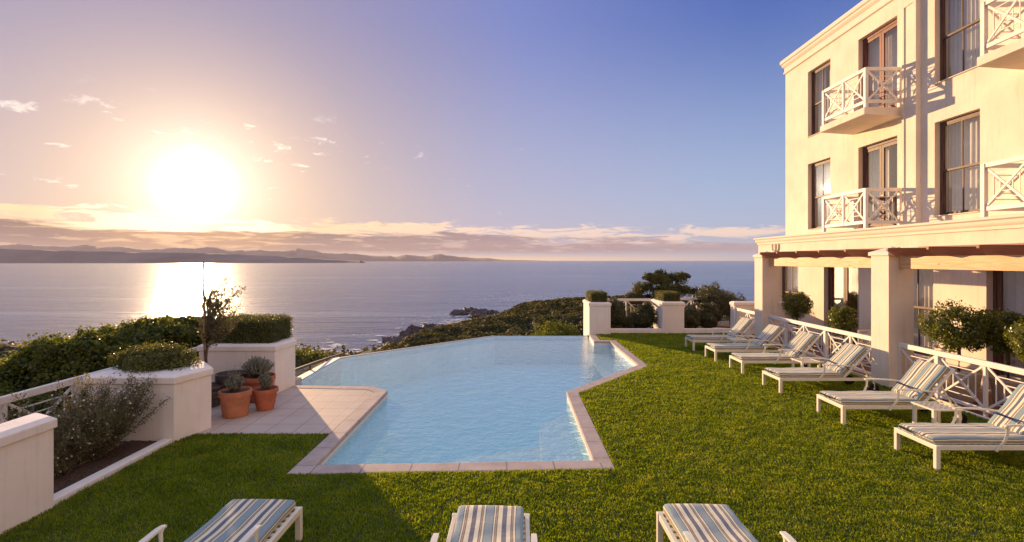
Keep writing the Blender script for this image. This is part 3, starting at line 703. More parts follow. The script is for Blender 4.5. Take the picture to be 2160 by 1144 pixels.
ht = (.017+.017*RNG.random(n_))*(.70+.55*vnoise(Gx, Gy, .08, 7))*(.85+.3*vnoise(Gx, Gy, .9, 2)); wd_ = (.0040+.0020*np.maximum(Gy-4, 0)/4*1.6)*RNG.uniform(.8, 1.4, n_)
an = RNG.uniform(0, 2*PI, n_); ln = RNG.uniform(0, 2*PI, n_); lean = ht*RNG.uniform(.2, 1.0, n_)
V_ = np.zeros((n_, 4, 3)); bx = np.cos(an)*wd_; by = np.sin(an)*wd_; lx = np.cos(ln)*lean; ly = np.sin(ln)*lean
V_[:,0] = np.c_[Gx-bx, Gy-by, np.full(n_, -.006)]; V_[:,1] = np.c_[Gx+bx, Gy+by, np.full(n_, -.006)]
V_[:,2] = np.c_[Gx+lx*.45+bx*.7, Gy+ly*.45+by*.7, ht*.62]; V_[:,3] = np.c_[Gx+lx, Gy+ly, ht]
tag(np_obj('lawn_grass', V_.reshape(-1, 3), quads(n_), M['grass']), 'short green lawn grass around the pool', 'grass', kind='stuff')

# ================================================================== PLANTER WALLS
def planter(name, label, poly, ztop=.96, zb=-.6, cap_h=.13, over=.025, cat='planter', group=None, hollow=True):
    cx = sum(p[0] for p in poly)/len(poly); cy = sum(p[1] for p in poly)/len(poly)
    t = thing(name, label, cat, (cx, cy, 0), 0, group)
    def grow(d):
        n_ = len(poly); out_ = []
        for i in range(n_):
            p0, p1, p2 = Vector(poly[i-1]), Vector(poly[i]), Vector(poly[(i+1) % n_])
            n1 = (p1-p0).normalized(); n1 = Vector((n1.y, -n1.x)); n2 = (p2-p1).normalized(); n2 = Vector((n2.y, -n2.x))
            b_ = (n1+n2); b_ = b_/(b_.dot(n1) if abs(b_.dot(n1)) > .2 else 1); q = p1+b_*d; out_.append((q.x-cx, q.y-cy))
        return out_
    b_ = MB(); b_.prism(grow(0), zb, ztop-cap_h); b_.build('body', M['plaster'], t, bevel=.012)
    c_ = MB(); lower = grow(over); up_ = grow(over); topr = grow(over-.06)
    n_ = len(poly); vs = [(p[0],p[1],ztop-cap_h+.002) for p in lower]+[(p[0],p[1],ztop-.035) for p in up_]+[(p[0],p[1],ztop) for p in topr]
    fs = [tuple(range(n_-1,-1,-1)), tuple(range(2*n_, 3*n_))]+[(i,(i+1)%n_,n_+(i+1)%n_,n_+i) for i in range(n_)]+[(n_+i,n_+(i+1)%n_,2*n_+(i+1)%n_,2*n_+i) for i in range(n_)]
    c_.add(vs, fs); c_.build('cap', M['plaster'], t, bevel=.01)
    return t
planter('garden_wall', 'pale plastered wall with sloping cap cut off by the left edge of the frame', [(-5.19, 2.6), (-4.88, 2.6), (-4.86, 5.3), (-5.19, 5.46)], .965, cat='wall')
planter('planter_box', 'shaded angular planter behind the grey leafy shrub, filled with a rounded hedge', [(-6.15, 7.2), (-4.88, 7.2), (-4.72, 7.82), (-5.15, 8.3), (-6.15, 8.3)], .96)
planter('planter_box', 'angular planter behind the clay pots beside the infinity edge, filled with a clipped hedge', [(-6.15, 9.77), (-4.66, 9.77), (-4.585, 10.5), (-4.95, 11.0), (-6.15, 11.0)], .97)
planter('planter_box', 'square planter standing at the far corner of the pool with its left side in sun', [(2.62, 17.67), (3.37, 17.67), (3.37, 19.2), (2.62, 19.2)], 1.13, zb=-1.3)
planter('planter_box', 'square planter between two dark hedges at the far end of the lawn', [(5.28, 17.97), (6.06, 17.97), (6.06, 19.4), (5.28, 19.4)], 1.13)
planter('garden_wall', 'short capped wall running behind the far terrace pillar', [(7.78, 17.8), (11.0, 17.8), (11.0, 18.15), (7.78, 18.15)], 1.14, cat='wall')
k_ = MB(); k_.box(3.375, 5.275, 17.97, 18.15, -.3, .155); tag(k_.build('low_wall', M['plaster'], bevel=.01), 'low white kerb wall between the two square planters', 'low wall')
k_ = MB(); k_.box(6.065, 7.775, 17.97, 18.15, -.3, .155); tag(k_.build('low_wall', M['plaster'], bevel=.01), 'low white kerb wall between the square planter and the terrace', 'low wall')
k_ = MB(); k_.prism([(-5.04, 5.32), (-4.90, 5.32), (-4.90, 7.19), (-5.04, 7.19)], -.2, .055); tag(k_.build('bed_edging', M['plaster'], bevel=.012), 'low pale edging strip between the shrub bed and the lawn', 'edging')
bd = []; 
xs_ = np.linspace(-6.5, -5.04, 40); ys_ = np.linspace(4.6, 7.2, 60); XX, YY = np.meshgrid(xs_, ys_); ZZ = -.01+.05*fbm(XX, YY, .3, 4, 3)+.02*RNG.random(XX.shape)
ii = np.arange(XX.size).reshape(XX.shape); FF = np.stack([ii[:-1,:-1], ii[:-1,1:], ii[1:,1:], ii[1:,:-1]], -1).reshape(-1, 4)
kk = (XX[:-1,:-1].ravel() < -5.15) | (YY[:-1,:-1].ravel() > 5.42)
tag(np_obj('mulch_bed', np.stack([XX, YY, ZZ], -1).reshape(-1, 3), FF[kk], M['mulch']), 'dark bark mulch in the bed under the grey shrub', 'mulch', kind='stuff')
sg = MB(); sg.box(-12, -6.5, -4, 12, -2.6, -.05); sg.box(-6.5, -6.16, 7.2, 11, -2.6, -.05); sg.box(-6.5, -5.2, -4, 7.2, -2.6, -.06); sg.box(-6.14, -4.66, 8.32, 9.76, -.4, -.02); tag(sg.build('garden_soil', M['soil']), kind='structure')
sg = MB(); sg.box(3.38, 16, 18.16, 22, -2.6, -.05); tag(sg.build('border_soil', M['soil']), kind='structure')

# ------------------------------------------------------------------ hedges on planters and bushes
def box_hedge(label, x0, x1, y0, y1, z0, z1, n_, L=.028, Wd=.017, key='box', name='box_hedge', cat='hedge', rag=.022):
    t = thing(name, label, cat, ((x0+x1)/2, (y0+y1)/2, z0), 0)
    cx, cy = (x0+x1)/2, (y0+y1)/2; o_ = .05
    V_ = box_leaves(x0-cx, x1-cx, y0-cy, y1-cy, 0, z1-z0, n_, L, Wd, rag, .10); np_obj('foliage', V_, quads(len(V_)//4), LG[key], t)
    m = MB(); m.box(x0-cx+o_, x1-cx-o_, y0-cy+o_, y1-cy-o_, -.03, z1-z0-o_); m.build('twig_core', M['twig'], t)
    return t
M['twig'] = plain('twigs', (.038, .042, .014), .95, 0, .5, 12, .8)
box_hedge('neatly clipped low hedge on the planter behind the clay pots', -6.0, -4.78, 9.9, 10.85, .95, 1.42, 15000, rag=.03)
box_hedge('small clipped box hedge on the planter at the far pool corner', 2.68, 3.28, 17.78, 18.9, 1.12, 1.46, 5000, .035, .022)
box_hedge('small clipped box hedge on the planter between the dark hedges', 5.34, 5.98, 18.1, 19.2, 1.12, 1.43, 5000, .035, .022)

def shrub(name, label, cat, c, r, n_, L, Wd, key, group=None, clumps=40, cr=.28, core=.72, stems=4, zb=0, flat=.25):
    t = thing(name, label, cat, (c[0], c[1], zb), 0, group); cz = c[2]-zb
    V_ = bush_leaves((0, 0, cz), r, n_, L, Wd, clumps, cr, flat); np_obj('foliage', V_, quads(len(V_)//4), LG[key], t)
    m = MB()
    for i in range(stems):
        a_ = 2*PI*i/stems+.4; q = (math.cos(a_)*r[0]*.4, math.sin(a_)*r[1]*.4, cz)
        m.sweep([(math.cos(a_)*.04, math.sin(a_)*.04, -.05), (q[0]*.5, q[1]*.5, cz*.5), q, (q[0]*1.7, q[1]*1.7, cz+r[2]*.55)], .02+.01*r[2], seg=6, taper=[1,.8,.6,.25])
    m.build('stem', M['bark'], t, smooth=True)
    if core: lumpy_core((0,0,cz-r[2]*.08), (r[0]*core*.88, r[1]*core*.88, r[2]*core*.82), seed=int(abs(c[0]*10))).build('twig_core', M['twig'], t, smooth='all')
    return t
# rounded hedge on the middle planter
shrub('rounded_hedge', 'rounded dark hedge growing on the planter behind the grey shrub', 'hedge', (-5.58, 7.8, .99), (.66, .50, .27), 15000, .034, .020, 'box', clumps=90, cr=.26, core=.8, zb=.93, flat=0)
# the big leafy hedge beyond the rails
for (x, y, z, rx, ry, rz, nn, lab) in [
    (-7.1, 6.35, .46, .62, .75, .50, 9000, 'glossy bush at the left edge above the cut off wall'),
    (-8.4, 8.2, .30, 1.1, 1.0, .62, 15000, 'glossy green bush farthest left behind the white rail'),
    (-7.55, 8.6, .70, 1.0, .9, .66, 15000, 'tall glossy bush behind the middle of the white rail'),
    (-7.35, 9.8, .80, .95, .9, .68, 14000, 'glossy bush behind the rounded hedge planter'),
    (-8.9, 9.8, .28, 1.3, 1.0, .66, 13000, 'glossy bush sloping down towards the sea on the far left'),
    (-7.3, 11.0, .78, .95, .8, .66, 13000, 'leafy bush against the sun glitter left of the olive tree'),
    (-6.6, 11.9, .66, .8, .7, .66, 10000, 'leafy bush behind the olive tree at the end of the hedge'),
    (-7.0, 7.2, .22, .7, .8, .42, 9000, 'low dark bush right behind the rail beside the middle planter')]:
    shrub('leafy_bush', lab, 'bush', (x, y, z), (rx, ry, rz), int(nn*1.5), .066, .038, 'hedge', 'glossy bushes beyond the left rail', clumps=80, cr=.2, core=.78, zb=-.06)
shrub('leafy_bush', 'small dark bush below the glass balustrade', 'bush', (-7.6, 18.2, -1.2), (1.0, .8, .55), 4000, .08, .05, 'hedge', clumps=30, core=.75, zb=-2.4)
# far hedge behind the low walls
for (x, y, z, rx, ry, rz, nn, lab) in [
    (3.75, 18.75, .62, .42, .4, .62, 9000, 'narrow dark flowering hedge beside the far pool corner planter'),
    (4.85, 18.75, .55, .50, .42, .62, 10000, 'rounded dark hedge left of the planter between hedges'),
    (4.30, 18.85, .28, .45, .35, .40, 6000, 'low dark hedge in the gap under the white fence'),
    (6.55, 18.75, .46, .55, .42, .56, 9000, 'dark hedge right of the planter between hedges'),
    (7.25, 18.85, .50, .50, .45, .62, 9000, 'dark hedge under the tall rounded shrub'),
    (7.75, 19.6, .95, .78, .7, .78, 12000, 'tallest rounded shrub next to the terrace wall'),
    (8.7, 20.2, .8, .65, .6, .62, 6000, 'pale rounded shrub behind the far terrace pillar')]:
    shrub('hedge_shrub', lab, 'hedge', (x, y, z), (rx, ry, rz), nn, .045, .028, 'escallonia', 'hedge at the far end of the lawn', clumps=70, cr=.22, core=.8, zb=-.06, flat=1.1)

def tree(label, x, y, zb, blobs, n_, L, Wd, key, trunk_r=.14, name='coastal_tree'):
    t = thing(name, label, 'tree', (x, y, zb), 0, 'trees beyond the garden'); Vs = []; tr = MB()
    top_ = blobs[0]; forks = []
    tr.sweep([(0,0,-.3), (.1,0,1.2), (.0,.1,2.6)], trunk_r, seg=8, taper=[1.1,.9,.7])
    for (bx_, by_, bz_, r_) in blobs:
        Vs.append(bush_leaves((bx_, by_, bz_), (r_, r_*.9, r_*.62), int(n_*r_*r_), L, Wd, 16, .42, .35))
        tr.sweep([(0,.05,2.3), (bx_*.4, by_*.4, 2.3+(bz_-2.3)*.5), (bx_*.9, by_*.9, bz_)], trunk_r*.45, seg=6, taper=[1,.7,.3])
    V_ = np.concatenate(Vs); np_obj('crown', V_, quads(len(V_)//4), LG[key], t); tr.build('trunk', M['bark'], t, smooth=True); return t
tree('wide coastal tree rising behind the white fence', 9.6, 33, -4.6, [(-.2,0,5.75,.85),(1.0,.3,5.9,.75),(-1.0,.2,5.2,.8),(-1.7,0,4.7,.65),(.3,-.3,5.0,.9),(1.4,.2,5.1,.75),(-.6,-.4,4.5,.9),(.9,0,4.3,.8),(-1.5,.3,4.1,.7),(.1,.5,6.25,.45),(1.45,0,6.15,.42),(-.7,0,6.0,.5)], 3600, .15, .06, 'tree')
tree('smaller coastal tree right of the wide one', 12.6, 33, -4.6, [(.2,0,5.2,.5),(-.6,.1,5.1,.5),(-.2,0,4.6,.7),(.7,0,5.0,.42),(.5,.2,4.3,.6)], 3600, .14, .055, 'tree', .1)
shrub('leafy_bush', 'sunlit yellow green bush below the planter at the far pool corner', 'bush', (2.2, 26, -1.9), (1.7, 1.4, 1.2), 9000, .12, .07, 'lime', clumps=46, core=.7, zb=-3.4)
shrub('leafy_bush', 'low yellow green bush on the slope behind the pool edge', 'bush', (.8, 30, -3.0), (1.6, 1.3, .9), 6000, .12, .07, 'lime', clumps=36, core=.7, zb=-4.4)

# ================================================================== PLANTS IN BED AND POTS
def grey_shrub():
    t = thing('flowering_shrub', 'twiggy grey green shrub with small white flowers in the mulch bed', 'shrub', (-5.55, 6.35, 0), 0)
    br = MB(); P_ = []; N_ = []; fl = []
    for i in range(230):
        a_ = random.uniform(0, 2*PI); e_ = random.uniform(.15, 1.35); L_ = random.uniform(.55, 1.15)
        lean_y = random.choice((-.42, -.1, .2, .3)); o_ = Vector((random.uniform(-.12,.12), lean_y+random.uniform(-.15,.15), .02))
        d = Vector((math.cos(a_)*math.cos(e_)*.62, math.sin(a_)*math.cos(e_)*.95, math.sin(e_)))
        if i % 4 == 0: d = Vector((.25+random.random()*.25, .45+random.random()*.35, .75)); L_ *= 1.1
        pts = [o_]; 
        for s_ in range(5):
            dd = (d + Vector((random.gauss(0,.18), random.gauss(0,.18), .10*s_))).normalized(); pts.append(pts[-1]+dd*L_/5)
        if pts[-1].x < -.78 or pts[-1].x > .75 or pts[-1].y > .80 or pts[-1].y < -1.05 or pts[-1].z < .1: continue
        if pts[-1].x > .42 and pts[-1].z < .5: continue
        br.sweep(pts, .006, seg=4, taper=[1.3,1,.8,.6,.45,.3])
        for s_ in range(1, 6):
            for q in range(44 if s_ > 2 else 22):
                f_ = random.random(); p = pts[s_-1].lerp(pts[s_], f_); off = Vector((random.gauss(0,.03), random.gauss(0,.03), random.gauss(0,.03)))
                P_.append(p+off); N_.append(off.normalized())
        if random.random() < .75:
            for q in range(random.randint(1, 5)):
                fl.append(pts[random.randint(2,5)] + Vector((random.gauss(0,.03), random.gauss(0,.03), random.gauss(0,.03))))
    br.build('stem', M['bark'], t)
    V_ = leaf_arrays(np.array([tuple(p) for p in P_]), np.array([tuple(p) for p in N_]), .032, .015, .5); np_obj('foliage', V_, quads(len(V_)//4), LG['westringia'], t)
    fl = np.array([tuple(p) for p in fl]); C_ = np.repeat(fl, 3, axis=0)+RNG.normal(0, .004, (len(fl)*3, 3))
    V_ = leaf_arrays(C_, sph(len(C_)), .022, .018, .2); np_obj('flower', V_, quads(len(C_)), M['petal'], t)
grey_shrub()
def pot(name, label, x, y, r_top, r_bot, h, m, rim_h=.06, ribs=0, z=0, lean=0, cat='plant pot', group='pots on the patio'):
    t = thing(name, label, cat, (x, y, z+.004), 0, group); b_ = MB(); prof = [(r_bot*.96, 0), (r_bot, .012)]
    if ribs:
        for i in range(ribs*4+1):
            f_ = i/(ribs*4); rr_ = r_bot+(r_top-r_bot)*math.sin(f_*PI*.5); prof.append((rr_+.008*math.cos(i*PI/2), .02+f_*(h-rim_h-.02)))
    else:
        for i in range(1, 9):
            f_ = i/8; rr_ = r_bot+(r_top*.93-r_bot)*f_; prof.append((rr_ + (.006 if i in (3, 6) and name != 'clay_pot' else 0), f_*(h-rim_h)))
    b_.lathe(prof, seg=36); b_.build('body', m, t, smooth=35)
    rm = MB(); rm.lathe([(r_top*.95, h-rim_h-.004), (r_top+.004, h-rim_h), (r_top+.008, h-rim_h*.3), (r_top+.004, h), (r_top-.018, h), (r_top-.03, h-.04)], seg=36); rm.build('rim', m, t, smooth=35)
    sl_ = MB(); n2_ = 30; vs = [(0,0,h-.03)]
    rings = 5
    for i in range(1, rings+1):
        for j in range(n2_): a_ = 2*PI*j/n2_; rr_ = (r_top-.022)*i/rings; vs.append((rr_*math.cos(a_), rr_*math.sin(a_), h-.035+.02*random.random()*(i < rings)))
    fs = [(0, 1+j, 1+(j+1) % n2_) for j in range(n2_)]+[(1+(i-1)*n2_+j, 1+i*n2_+j, 1+i*n2_+(j+1) % n2_, 1+(i-1)*n2_+(j+1) % n2_) for i in range(1, rings) for j in range(n2_)]
    sl_.add(vs, fs); sl_.build('soil', M['soil'], t); return t
pot('terracotta_pot', 'wide pale terracotta pot standing in front of the others', -4.68, 8.42, .245, .19, .43, M['terracotta_worn'], .09)
pot('terracotta_pot', 'small orange terracotta pot at the front right of the pots', -4.36, 8.78, .205, .135, .37, M['terracotta'], .07)
pot('terracotta_pot', 'large orange terracotta pot behind the small one', -4.76, 9.34, .28, .19, .46, M['terracotta'], .08)
pot('ribbed_pot', 'dark ribbed glazed pot with the olive tree, half hidden by the planter', -5.50, 8.98, .27, .20, .36, M['dark_glaze'], .04, 4)
pot('ribbed_pot', 'dark round bellied pot behind the wide terracotta pot', -5.28, 9.38, .27, .22, .50, M['dark_glaze'], .10, 3)
def herb(label, x, y, z, h, w, n_, key, spike=.0, name='lavender_plant'):
    t = thing(name, label, 'plant', (x, y, z), 0); br = MB(); P_ = []; N_ = []
    for i in range(n_):
        a_ = random.uniform(0, 2*PI); rr_ = w*math.sqrt(random.random()); tip = Vector((math.cos(a_)*rr_, math.sin(a_)*rr_, h*(1-.45*(rr_/w)**2)*random.uniform(.8, 1.0)))
        if spike and random.random() < spike: tip.z *= 1.35
        mid = Vector((tip.x*.6, tip.y*.6, tip.z*.42)); pts = [Vector((0,0,-.02)), mid, tip]; br.sweep(pts, .0035, seg=4, taper=[1.5,1,.4])
        for q in range(44):
            f_ = random.random()**.8; p = (pts[0].lerp(pts[1], f_*2) if f_ < .5 else pts[1].lerp(pts[2], f_*2-1))
            if p.z < h*.22: continue
            P_.append(p+Vector((random.gauss(0,.010), random.gauss(0,.010), random.gauss(0,.010)))); N_.append((random.gauss(0,1), random.gauss(0,1), .3))
    br.build('stem', M['bark'], t)
    V_ = leaf_arrays(np.array([tuple(p) for p in P_]), np.array(N_), .030, .010, .4, -1.2); np_obj('foliage', V_, quads(len(V_)//4), LG[key], t); return t
herb('sparse grey herb growing in the wide pale terracotta pot', -4.69, 8.40, .40, .34, .16, 60, 'grey', .15)
herb('short grey herb growing in the small orange terracotta pot', -4.35, 8.76, .34, .36, .12, 60, 'grey')
herb('large round grey lavender ball growing in the large terracotta pot', -4.78, 9.34, .43, .42, .29, 150, 'grey')

def olive():
    t = thing('olive_tree', 'young slender olive tree with silvery leaves against the sun glitter', 'tree', (-5.50, 9.0, .33), 0); tr = MB(); P_ = []; N_ = []
    tk = [(0,0,-.05), (-.03,.0,.3), (-.04,.02,.62), (-.02,.03,.9), (0,.03,1.2), (.06,.02,1.75)]
    tr.sweep(tk, .030, seg=8, taper=[1.2,1,.85,.6,.45,.2])
    for i in range(84):
        z0 = random.uniform(.72, 1.55); a_ = random.choice((random.uniform(-.9, .9), random.uniform(-.9, .9), random.uniform(0, 2*PI))); L_ = random.uniform(.35, .8)*(1.05 if abs(a_) < 1 else .6)
        o_ = Vector((-.02, .02, z0)); d = Vector((math.cos(a_), math.sin(a_)*.8, random.uniform(.1, 1.6))).normalized(); pts = [o_]
        for s_ in range(5): d = (d+Vector((random.gauss(0,.12), random.gauss(0,.12), .10))).normalized(); pts.append(pts[-1]+d*L_/5)
        tr.sweep(pts, .006, seg=4, taper=[1.4,1,.8,.6,.4,.25])
        for s_ in range(1, 6):
            for q in range(12):
                p = pts[s_-1].lerp(pts[s_], random.random()); P_.append(p+Vector((random.gauss(0,.03), random.gauss(0,.03), random.gauss(0,.03)))); N_.append((random.gauss(0,1), random.gauss(0,1), random.gauss(0,1)))
    tr.build('trunk', M['bark'], t, smooth=True); V_ = leaf_arrays(np.array([tuple(p) for p in P_]), np.array(N_), .056, .018, .3); np_obj('crown', V_, quads(len(V_)//4), LG['olive'], t)
olive()
s_ = MB(); s_.sweep([(0,0,0), (.004,0,1.0), (-.004,0,2.22)], .021, seg=8); sk = s_.build('stake', M['stake'], smooth=True, loc=(-5.53, 8.94, .34)); tag(sk, 'tall thin wooden stake holding up the young olive tree', 'stake')

# ================================================================== RAILS (white timber with crossed panels)
def panel(m, a, b, z0, z1, t=.035, thin=.016, nest=(.66, .34), off=0):
    """crossed panel between a and b (xy), from z0 to z1"""
    a = Vector((a[0], a[1], 0)); b = Vector((b[0], b[1], 0)); d = (b-a); n_ = Vector((-d.y, d.x, 0)).normalized()
    def P(u, v): return a + d*u + Vector((0, 0, z0+(z1-z0)*v))
    m.bar(P(0,0), P(1,1), .022, t); m.bar(P(0,1)+n_*.004, P(1,0)+n_*.004, .022, t*.96)
    for s_ in nest:
        u0, u1 = .5-s_/2, .5+s_/2
        m.bar(P(u0,u0), P(u1,u0), .012, thin); m.bar(P(u0,u1), P(u1,u1), .012, thin)
        m.bar(P(u0,u0), P(u0,u1), thin, .012, (1,0,0)); m.bar(P(u1,u0), P(u1,u1), thin, .012, (1,0,0))
def railing(name, label, a, b, npan, h=.93, cat='railing', big=1, loc=None, parent=None, mat_=None, group=None, endpost=(True, True), z=0.0):
    a = Vector((a[0], a[1], 0)); b = Vector((b[0], b[1], 0)); mat_ = mat_ or M['rail_paint']
    t = thing(name, label, cat, (a.x, a.y, z), 0, group); d = b-a; L_ = d.length; u = d.normalized()
    hr_ = MB(); hr_.bar(Vector((0,0,h-.05)), u*L_+Vector((0,0,h-.05)), .065, .095); hr_.build('handrail', mat_, t, bevel=.006)
    br_ = MB(); br_.bar(Vector((0,0,.10)), u*L_+Vector((0,0,.10)), .04, .06); br_.build('bottom_rail', mat_, t, bevel=.004)
    for i in range(npan+1):
        if (i == 0 and not endpost[0]) or (i == npan and not endpost[1]): continue
        w = .085 if (i % 2 == 0) else .05; p = u*(L_*i/npan); m = MB()
        if i == 0: p += u*w/2
        if i == npan: p -= u*w/2
        m.bar(p+Vector((0,0,-.05)), p+Vector((0,0,h-.1)), w, w, u); m.build('post', mat_, t, bevel=.004)
    for i in range(npan):
        m = MB(); s0 = u*(L_*i/npan+.035); s1 = u*(L_*(i+1)/npan-.035); panel(m, s0, s1, .13, h-.1); m.build('cross_panel', mat_, t)
    return t
railing('terrace_railing', 'white crossed terrace railing in front of the potted round tree, nearest the camera', (7.86, 5.56), (7.86, 10.275), 5)
railing('terrace_railing', 'white crossed terrace railing between the two square pillars', (7.86, 10.81), (7.86, 15.525), 5)
railing('terrace_railing', 'short white crossed railing beyond the far pillar by the capped wall', (7.86, 16.08), (7.86, 17.78), 2)
railing('timber_rail', 'white timber rail between the cut off wall and the middle planter', (-6.34, 5.2), (-6.34, 8.3), 3, .92)
railing('timber_rail', 'white timber rail catching the sun between the two angular planters', (-6.26, 8.32), (-6.26, 10.7), 2, .90)
railing('timber_rail', 'white fence behind the dark hedge beside the far pool corner planter', (3.4, 19.75), (5.35, 19.75), 2, 1.11)
railing('timber_rail', 'white fence behind the dark hedge beside the tall rounded shrub', (6.1, 19.9), (7.9, 19.9), 2, 1.13)
ar = MB(); vs = [(.18*math.cos(PI*i/12), .18*math.sin(PI*i/12)) for i in range(13)]
ar.add([(x_, 0, .72+z_) for x_, z_ in vs]+[(-.18,0,0),(.18,0,0)]+[(x_, .12, .72+z_) for x_, z_ in vs]+[(-.18,.12,0),(.18,.12,0)],
       [tuple(list(range(13))+[13,14])[::-1], tuple([15+i for i in range(13)]+[28,29])]+[(i, i+1, 16+i, 15+i) for i in range(12)]+[(12,13,28,27),(14,0,15,29)])
o = ar.build('arched_post', M['plaster'], bevel=.008, loc=(7.75, 20.9, 0)); tag(o, 'small round topped white post behind the fence and hedge', 'post')

# glass balustrade beside the infinity edge
t = thing('glass_balustrade', 'bronze framed glass balustrade below the infinity edge', 'balustrade', (-5.15, 10.9, 0))
pts = [(0.05, 0, .12), (-.02, 2.3, -.04), (-.08, 4.4, -.22)]
m = MB(); m.sweep(pts, .024, .018, square=True); m.build('handrail', M['steel'], t)
for y_ in (.55, 1.75, 2.95, 4.2):
    zt = np.interp(y_, [0, 2.3, 4.4], [.12, -.04, -.22]); x_ = np.interp(y_, [0, 4.4], [.05, -.08]); m = MB(); m.box(x_-.022, x_+.022, y_-.022, y_+.022, -2.2, zt-.018); m.build('post', M['steel'], t)
for y0_, y1_ in ((.02,.52), (.58, 1.72), (1.78, 2.92), (2.98, 4.17)):
    f_ = lambda y_: (float(np.interp(y_, [0, 4.4], [.05, -.08])), y_, float(np.interp(y_, [0, 2.3, 4.4], [.12, -.04, -.22]))-.05)
    p0, p1 = f_(y0_), f_(y1_); m = MB(); m.bar((p0[0], p0[1], p0[2]-.42), (p1[0], p1[1], p1[2]-.42), .01, .84); m.build('pane', M['rail_glass'], t)

# ================================================================== BUILDING
XG = 9.40; XU = 10.45; YF = 19.4; YN = -1.0
ROOF = 10.3
B = thing('hotel_building', 'cream plastered three storey seaside hotel with balconies and dark sash windows', 'building', (XG, YF, 0))
def L(x, y, z): return (x-XG, y-YF, z)
def facade(m, X, y0, y1, z0, z1, ops, depth):
    Ys = sorted({y0, y1, *[o[0] for o in ops], *[o[1] for o in ops]}); Zs = sorted({z0, z1, *[o[2] for o in ops], *[o[3] for o in ops]})
    for i in range(len(Ys)-1):
        for j in range(len(Zs)-1):
            cy, cz = (Ys[i]+Ys[i+1])/2, (Zs[j]+Zs[j+1])/2
            if any(o[0] < cy < o[1] and o[2] < cz < o[3] for o in ops): continue
            m.add([L(X,Ys[i],Zs[j]), L(X,Ys[i+1],Zs[j]), L(X,Ys[i+1],Zs[j+1]), L(X,Ys[i],Zs[j+1])], [(3,2,1,0)])
    for (a_, b_, c_, d_) in ops:
        q = [L(X,a_,c_), L(X,b_,c_), L(X,b_,d_), L(X,a_,d_), L(X+depth,a_,c_), L(X+depth,b_,c_), L(X+depth,b_,d_), L(X+depth,a_,d_)]
        m.add(q, [(0,1,5,4), (1,2,6,5), (2,3,7,6), (3,0,4,7)])
WIN_Y = [(16.64, 17.92), (11.29, 12.51), (5.9, 7.15)]; DOOR_Y = [(13.73, 15.29), (8.46, 10.02), (3.1, 4.66)]
ops_u = []; ops_g = []
for (a_, b_) in WIN_Y: ops_u += [(a_, b_, 3.69, 6.03), (a_, b_, 6.97, 9.31)]; ops_g += [(a_, b_, .38, 2.70)]
for (a_, b_) in DOOR_Y: ops_u += [(a_, b_, 3.46, 6.03), (a_, b_, 6.74, 9.31)]; ops_g += [(a_, b_, .03, 2.70)]
w = MB(); facade(w, XU, YN, YF, 3.40, ROOF, ops_u, .34); facade(w, XG, YN, YF, -.5, 3.40, ops_g, .30)
w.add([L(XU,YF,3.4), L(22,YF,3.4), L(22,YF,ROOF), L(XU,YF,ROOF)], [(0,3,2,1)][::-1]); w.add([L(XG,YF,-.5), L(22,YF,-.5), L(22,YF,3.4), L(XG,YF,3.4)], [(0,3,2,1)])
w.add([L(XU,YN,3.4), L(22,YN,3.4), L(22,YN,ROOF), L(XU,YN,ROOF)], [(0,1,2,3)]); w.add([L(XG,YN,-.5), L(22,YN,-.5), L(22,YN,3.4), L(XG,YN,3.4)], [(0,1,2,3)])
w.build('wall', M['facade'], B)
rf = MB(); rf.add([L(XU,YN,ROOF-.004), L(22,YN,ROOF-.004), L(22,YF,ROOF-.004), L(XU,YF,ROOF-.004)], [(0,1,2,3)]); rf.add([L(XG,YN,3.43), L(XU,YN,3.43), L(XU,YF,3.43), L(XG,YF,3.43)], [(0,1,2,3)]); rf.build('roof', M['trim'], B)
def cornice(name, X, z_prof, yN, yF):   # profile list of (offset out, z) swept along the front and round the far corner
    m = MB(); vs = []
    for (o_, z_) in z_prof:
        vs += [L(X-o_, yN, z_), L(X-o_, yF+o_, z_), L(22, yF+o_, z_)]
    n_ = len(z_prof); fs = []
    for i in range(n_-1):
        for j in range(2): fs.append((i*3+j, i*3+j+1, (i+1)*3+j+1, (i+1)*3+j))
    fs.append(((n_-1)*3, (n_-1)*3+1, 1, 0)); fs.append(((n_-1)*3+1, (n_-1)*3+2, 2, 1)); m.add(vs, fs)
    return m.build(name, M['trim'], B, smooth=30)
cornice('cornice', XU, [(.01, 9.78), (.055, 9.80), (.055, 9.86), (.03, 9.88), (.03, 10.02), (.07, 10.05), (.10, 10.10), (.10, 10.16), (.145, 10.19), (.145, 10.31), (.11, 10.34), (-.35, 10.34)], YN, YF)
cornice('cornice', XG, [(.01, 3.20), (.035, 3.21), (.035, 3.27), (.07, 3.30), (.085, 3.34), (.085, 3.38), (.13, 3.41), (.13, 3.455), (-.02, 3.475)], YN, YF)
